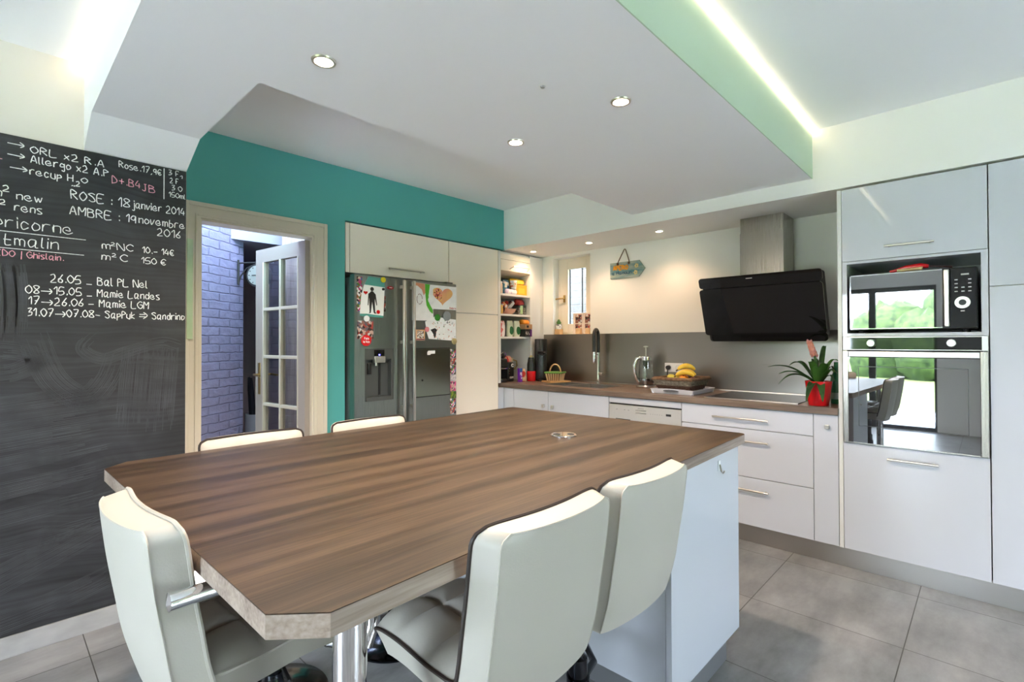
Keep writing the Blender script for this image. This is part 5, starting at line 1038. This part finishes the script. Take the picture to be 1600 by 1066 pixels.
def leaf(az, L, rise, droop, w, m_):
    b = bmesh.new(); N = 12; rows = []
    for i in range(N+1):
        f = i/N; r_ = 0.012+L*f; h = rise*math.sin(min(1, f*1.15)*PI/2) - droop*f**2.4; ww = w*(0.55+0.9*f if f < 0.5 else (1-f)*2)*1.0 + 0.0008
        ww = w*math.sin(PI*(0.18+0.80*f))**0.8 + 0.0005; fold = ww*0.45
        c_ = Vector((cx+r_*math.cos(az), cy+r_*math.sin(az), z+0.125+h)); s_ = Vector((-math.sin(az), math.cos(az), 0))
        rows.append([b.verts.new(c_-s_*ww+Vector((0, 0, fold))), b.verts.new(c_), b.verts.new(c_+s_*ww+Vector((0, 0, fold)))])
    for A, C in zip(rows, rows[1:]):
        for k_ in range(2): b.faces.new((A[k_], A[k_+1], C[k_+1], C[k_]))
    bmesh.ops.solidify(b, geom=b.faces[:], thickness=0.0016); mb = MB(); mb.bm.free(); mb.bm = b; t.part('leaf', mb, m_)
GD = mat('leaf_dark', (0.030, 0.085, 0.03), 0.35, col2=(0.06, 0.16, 0.04), vscale=(20, 20, 20))
lv = [(2.35, .30, .13, .02, .016), (2.55, .27, .10, .03, .018), (2.2, .22, .10, .10, .020), (3.0, .17, .04, .13, .022), (3.5, .13, .03, .12, .022), (-0.8, .115, .17, .03, .018), (-0.4, .13, .13, .04, .02), (-1.4, .085, .12, .05, .02), (-1.9, .085, .08, .05, .022), (4.2, .10, .10, .02, .024), (3.9, .08, .13, 0, .026), (1.2, .18, .16, .05, .018), (0.4, .15, .17, .03, .02), (-2.5, .09, .13, .0, .024), (2.7, .07, .14, .0, .026), (-0.2, .09, .235, .0, .016), (1.9, .1, .14, 0, .022), (3.3, .07, .11, 0, .028)]
for i, a in enumerate(lv): leaf(a[0], a[1], a[2], a[3], a[4], GREEN if i in (9, 10, 13, 14, 16, 17, 5) else GD)
fs = Vector((-0.30, 0.86, 0)); fb = Vector((cx, cy, z+0.13))
spk = [fb, fb+Vector((0, 0.006, 0.10)), fb+Vector((-0.004, 0.020, 0.170)), fb+Vector((-0.012, 0.047, 0.265))]
t.part('flower_stalk', MB().tube(spk[:3], 0.006, 8), GD)
fb_ = MB(); A_, Z_ = spk[2], spk[3]
fb_.tube([A_+(Z_-A_)*f for f in (0, .15, .4, .7, .92, 1)], [0.008, 0.016, 0.018, 0.016, 0.011, 0.004], 10)
for i in range(46):
    f = i/46; a_ = i*2.4; c_ = A_+(Z_-A_)*f; r_ = 0.016*(1-0.35*f); fb_.ball((c_.x+r_*math.cos(a_), c_.y+r_*math.sin(a_), c_.z), 0.0062, 1, 1, 1.8, 8, 6)
t.part('flower_spike', fb_, mat('flower_salmon', (0.52, 0.20, 0.12), 0.6, col2=(0.34, 0.16, 0.20), vscale=(14, 14, 14)))
t = Thing('green_bottle', 'dark green glass bottle half hidden behind the red plant pot', 'bottle', (3.675, 0.698, z))
t.part('glass', MB().lathe([(0.030, z), (0.033, z+0.006), (0.033, z+0.155), (0.016, z+0.205), (0.014, z+0.26), (0.001, z+0.262)], (3.675, 0.698, 0), 28), mat('bottle_green', (0.01, 0.13, 0.045), 0.06, coat=0.6)); t.part('label', MB().lathe([(0.0334, z+0.03), (0.0334, z+0.07), (0.0331, z+0.07), (0.0331, z+0.03)], (3.675, 0.698, 0), 28, 'z', True), mat('bottle_label', (0.30, 0.45, 0.40), 0.4))

# ------------------------------------------------------------------ island table
ZT = 0.925
t = Thing('island_table', 'large wood-topped island table with cut corners, a steel leg and a white cabinet end', 'table', (1.25, 1.40, 0))
tp = [(0.350, 0.704), (2.240, 0.764), (2.255, 0.772), (2.262, 0.790), (2.228, 2.110), (2.205, 2.125), (0.323, 2.092), (0.256, 2.022), (0.282, 0.768)]
t.part('tabletop', MB().prism(tp, ZT-0.002, ZT), TABLE)
t.part('edge_band', MB().prism(tp, ZT-0.038, ZT-0.0022), EDGE)
t.part('leg', MB().lathe([(0.030, 0.010), (0.030, ZT-0.0385)], (0.452, 0.835, 0), 36).lathe([(0.05, 0.0), (0.05, 0.004), (0.03, 0.010)], (0.452, 0.835, 0), 36), CHROME)
t.part('cabinet_body', MB().box(1.597, 2.175, 0.797, 2.08, 0.12, ZT-0.0385), GLOSS)
for y0, y1 in ((0.797, 1.22), (1.2235, 1.65), (1.6535, 2.08)): t.part('door', B(1.578, 1.596, y0, y1, 0.122, ZT-0.042, 0.001), GLOSS)
t.part('end_panel', B(1.578, 2.194, 0.775, 0.796, 0.120, ZT-0.0385, 0.001), GLOSS)
t.part('toe_kick', B(1.640, 2.130, 0.805, 2.05, 0.0005, 0.1195), mat('kick_grey', (0.30, 0.30, 0.31), 0.35, 0.6))
gx, gy = 1.69, 1.312
g = t.part('socket_grommet', MB().lathe([(0.042, ZT+0.0005), (0.056, ZT+0.0005), (0.056, ZT+0.0035), (0.053, ZT+0.006), (0.001, ZT+0.006)], (gx, gy, 0), 40), CHROME)
for s in (-1, 1): t.part('cable_opening', MB().lathe([(0.0001, 0.0066), (0.019, 0.0066), (0.019, 0.0061)], (0, 0, 0), 24).xf(Matrix.Translation((gx+s*0.021, gy-s*0.021, ZT)) @ Matrix.Rotation(-PI/4, 4, 'Z') @ Matrix.Diagonal((0.8, 1.15, 1, 1))), BLACKM, g)
t = Thing('adhesive_hook', 'small clear hook stuck on the white end panel of the island', 'hook', (1.985, 0.774, 0.80))
t.part('plate', B(1.975, 1.995, 0.7715, 0.7748, 0.815, 0.855, 0.001), WPLAST); t.part('hook_arm', MB().tube([(1.985, 0.770, 0.84), (1.985, 0.764, 0.815), (1.985, 0.758, 0.808), (1.985, 0.752, 0.818)], 0.0035, 8), NICKEL)

# ------------------------------------------------------------------ bar stools (local frame: origin on the floor under the seat, facing +y)
SZ = 0.700
def pad(path, w0, w1, th, nx, ny, tuft, rcorner=0.04, concave=0.0, rear_in=0.022, top_only=False):
    # path: (y, z) points of the sitting surface; returns cushion mesh with rounded corners, tufts and the front rim points
    pts = catmull(path, 8); L = [0]
    for a, b_ in zip(pts, pts[1:]): L.append(L[-1]+math.hypot(b_[0]-a[0], b_[1]-a[1]))
    T = L[-1]; NV, NU = 40, 36
    def along(s):
        for i in range(len(L)-1):
            if L[i+1] >= s or i == len(L)-2:
                f = (s-L[i])/max(1e-9, L[i+1]-L[i]); a, b_ = pts[i], pts[i+1]
                d = Vector((b_[0]-a[0], b_[1]-a[1])).normalized()
                return a[0]+(b_[0]-a[0])*f, a[1]+(b_[1]-a[1])*f, d
    b = bmesh.new(); F, R = [], []; rim = []
    for j in range(NV+1):
        v = j/NV; y, z, d = along(v*T); nrm = Vector((-d.y, d.x))           # outward (rear/under) direction
        hw = (w0+(w1-w0)*v)/2
        e = min(v, 1-v)*T; cut = (rcorner - math.sqrt(max(0, rcorner**2-(rcorner-e)**2))) if e < rcorner and (v > 0.5 or not top_only) else 0
        rowF, rowR = [], []
        for i in range(NU+1):
            u = -1+2*i/NU; x = u*(hw-cut)
            bul = (1-abs(u)**6)*(1-abs(2*v-1)**6)
            q = 0.0
            cu = abs(((u*0.5+0.5)*nx) % 1-0.5)*2; cv = abs((v*ny) % 1-0.5)*2
            q = tuft*(1-max(cu**4, cv**4)) if tuft else 0
            edge = 0.012*((abs(u)**8) + (abs(2*v-1)**10))
            off = -(0.012*bul+q*bul)+edge*0.6
            cy_ = concave*(u*u-0.4)
            rowF.append(b.verts.new((x, y+nrm.x*off+cy_*abs(nrm.x), z+nrm.y*off)))
            k_ = 1-rear_in/hw
            rd = th - 0.004*(abs(u)**10)
            rowR.append(b.verts.new((x*k_, y+nrm.x*rd+cy_*abs(nrm.x), z+nrm.y*rd)))
        F.append(rowF); R.append(rowR)
    for j in range(NV):
        for i in range(NU):
            b.faces.new((F[j][i], F[j][i+1], F[j+1][i+1], F[j+1][i])); b.faces.new((R[j][i], R[j+1][i], R[j+1][i+1], R[j][i+1]))
        b.faces.new((F[j][0], F[j+1][0], R[j+1][0], R[j][0])); b.faces.new((F[j][NU], R[j][NU], R[j+1][NU], F[j+1][NU]))
    for i in range(NU):
        b.faces.new((F[0][i], R[0][i], R[0][i+1], F[0][i+1])); b.faces.new((F[NV][i], F[NV][i+1], R[NV][i+1], R[NV][i]))
    left = [F[j][0].co.copy() for j in range(NV+1)]; right = [F[j][NU].co.copy() for j in range(NV+1)]; top = [F[NV][i].co.copy() for i in range(NU+1)]; bot = [F[0][i].co.copy() for i in range(NU+1)]
    rl = [R[j][0].co.copy() for j in range(NV+1)]; rr = [R[j][NU].co.copy() for j in range(NV+1)]; rt_ = [R[NV][i].co.copy() for i in range(NU+1)]
    mb = MB(); mb.bm.free(); mb.bm = b
    return mb, left, right, top, bot, (rl, rt_, rr)
def make_stool(label, group, arms=False, piping=True, w=0.39):
    o = bpy.data.objects.new('bar_stool', None); COL.objects.link(o); o['label'] = label; o['category'] = 'bar stool'; o['group'] = group
    seat, sl_, sr_, st_, sb_, _ = pad([(0.140, SZ-0.024), (0.112, SZ-0.005), (0.03, SZ), (-0.08, SZ-0.008), (-0.160, SZ-0.006)], w, w, 0.072, 3, 3, 0.017, 0.03, 0.0, 0.018)
    back, bl_, br_, bt_, bb_, rear = pad([(-0.146, SZ-0.068), (-0.168, SZ+0.01), (-0.180, SZ+0.08), (-0.196, SZ+0.18), (-0.208, SZ+0.285)], w, w, 0.066, 3, 2, 0.0 if arms else 0.006, 0.028, 0.02, 0.022, True)
    seat.obj('seat', LEATHER, o); back.obj('backrest', LEATHER, o)
    pm = PIPING if piping else LEATHER
    pp = MB(); pth = sb_[::-1][0:1] + sr_ ; pp.tube(sr_, 0.0042, 6); pp.tube(sl_, 0.0042, 6); pp.tube(sb_, 0.0042, 6)
    pp.tube(bl_[3:] + bt_[1:-1] + br_[3:][::-1], 0.0045, 6)
    pp.obj('piping', pm, o)
    rl, rt2, rr = rear
    MB().tube(rl[1:] + rt2[1:-1] + rr[1:][::-1], 0.0022, 5).obj('seam', LEATHER, o)
    MB().box(-0.10, 0.10, -0.09, 0.09, SZ-0.092, SZ-0.075, 0.004).lathe([(0.035, SZ-0.13), (0.038, SZ-0.092)], (0, 0, 0), 20).obj('seat_plate', BLACKM, o)
    MB().lathe([(0.019, 0.33), (0.019, SZ-0.10)], (0, 0, 0), 24).lathe([(0.028, 0.05), (0.028, 0.40), (0.022, 0.405), (0.018, 0.41)], (0, 0, 0), 28).obj('pole', BCHROME, o)
    MB().lathe([(0.188, 0.0005), (0.190, 0.008), (0.184, 0.014), (0.12, 0.024), (0.06, 0.038), (0.034, 0.065), (0.029, 0.10)], (0, 0, 0), 48).obj('base', BCHROME, o)
    fr = []
    for i in range(17):
        a = -PI*0.5 + PI*2*i/16 * 0.5
        fr.append((0.165*math.sin(a), 0.06+0.135*math.cos(a), 0.325))
    fp = [(-0.026, 0.0, 0.325), (-0.11, 0.02, 0.325)] + fr[1:-1] + [(0.11, 0.02, 0.325), (0.026, 0.0, 0.325)]
    MB().tube(fp, 0.011, 10).lathe([(0.034, 0.305), (0.034, 0.345)], (0, 0, 0), 24).obj('footrest', BCHROME, o)
    MB().tube([(0.05, 0.02, SZ-0.10), (0.13, 0.01, SZ-0.105), (0.185, 0.0, SZ-0.11), (0.192, 0.0, SZ-0.125), (0.194, 0.0, SZ-0.165)], 0.005, 8).obj('height_lever', BLACK, o)
    if arms:
        for s in (-1, 1):
            x = s*(w/2+0.022)
            MB().tube([(x, -0.235, SZ+0.165), (x, 0.02, SZ+0.160), (x, 0.14, SZ+0.155), (x, 0.178, SZ+0.125), (x, 0.185, SZ+0.06), (x, 0.180, SZ-0.05), (x, 0.165, SZ-0.085), (x-s*0.03, 0.155, SZ-0.094), (x-s*0.10, 0.12, SZ-0.096)], 0.0165, 14).obj('armrest', CHROME, o)
    return o
NG = 'bar stools around the island table'
s0 = make_stool('cream bar stool with dark piping on the near side, nearer the chrome table leg', NG); s0.location = (0.795, 0.878, 0)
dup(s0, (1.200, 0.882, 0), 0.0, 'cream bar stool with dark piping on the near side, beside the white island end')
SZ = 0.672                                     # the two far stools are set lower
s2 = make_stool('cream bar stool on the far side, its back showing in front of the fridge', NG); s2.location = (1.268, 1.945, 0); s2.rotation_euler = (0, 0, PI)
dup(s2, (0.742, 1.935, 0), PI, 'cream bar stool on the far side, its back showing in front of the doorway')
SZ = 0.700
s1 = make_stool('cream bar stool with chrome armrests at the left end of the table', NG, arms=True, piping=False, w=0.41); s1.location = (0.445, 1.285, 0.0); s1.rotation_euler = (0, 0, -PI/2+0.05)

# ------------------------------------------------------------------ lamps
def downlight(name, label, x, y, z, group, watts, r=0.042, tint=(1.0, 0.80, 0.62), spread=164):
    th = Thing(name, label, 'spotlight', (x, y, z-0.006), group)
    th.part('ring', MB().lathe([(r*0.72, z-0.004), (r*0.75, z-0.0065), (r*0.95, z-0.0065), (r, z-0.0005), (r*0.72, z-0.0005)], (x, y, 0), 36, 'z', True), NICKEL)
    th.part('lens', MB().lathe([(0.0001, z-0.0035), (r*0.71, z-0.0035), (r*0.71, z-0.0008)], (x, y, 0), 28), LAMP)
    l = bpy.data.lights.new('spot_beam', 'SPOT'); l.energy = watts; l.color = tint; l.spot_size = math.radians(spread); l.spot_blend = 0.7; l.shadow_soft_size = 0.035
    lo_ = bpy.data.objects.new('spot_beam', l); COL.objects.link(lo_); lo_.parent = th.o; lo_.location = (0, 0, -0.012)
G1 = 'spotlights in the dropped ceiling'; G2 = 'spotlights in the soffit'
downlight('recessed_spotlight', 'recessed ceiling spotlight nearest the sloped ceiling end, at the left', 0.808, 1.681, ZD, G1, 15)
downlight('recessed_spotlight', 'recessed ceiling spotlight nearest the mint-painted ceiling side', 1.788, 1.087, ZD, G1, 15)
downlight('recessed_spotlight', 'recessed ceiling spotlight in the middle, nearest the fridge', 1.794, 1.684, ZD, G1, 15)
downlight('recessed_spotlight', 'recessed ceiling spotlight above the near table corner, outside the picture', 0.808, 1.087, ZD, G1, 15)
downlight('recessed_spotlight', 'soffit spotlight above the open shelves', 3.715, 3.255, ZS, G2, 3.2, 0.036, (1.0, 0.62, 0.38), 130)
downlight('recessed_spotlight', 'soffit spotlight in front of the small window', 3.735, 2.605, ZS, G2, 3.2, 0.036, (1.0, 0.62, 0.38), 130)
downlight('recessed_spotlight', 'soffit spotlight between the hanging sign and the hood', 3.745, 1.927, ZS, G2, 3.2, 0.036, (1.0, 0.62, 0.38), 130)
single('led_strip', B(0.32, 3.445, 0.757, 0.769, 2.586, 2.598), LEDM, 'glowing warm LED strip along the top of the mint ceiling side', 'LED strip', (1.9, 0.763, 2.59))
single('led_strip', B(0.283, 0.2985, 0.80, 2.995, 2.586, 2.598), LEDM, 'glowing warm LED strip above the chalkboard, left of the dropped ceiling', 'LED strip', (0.29, 1.9, 2.59))
single('ceiling_dot', MB().lathe([(0.0001, ZD-0.006), (0.008, ZD-0.006), (0.010, ZD-0.0005)], (1.475, 1.241, 0), 16), mat('dot_grey', (0.45, 0.45, 0.45), 0.6), 'tiny grey button fixed to the middle of the dropped ceiling', 'ceiling hook', (1.475, 1.241, ZD-0.006))
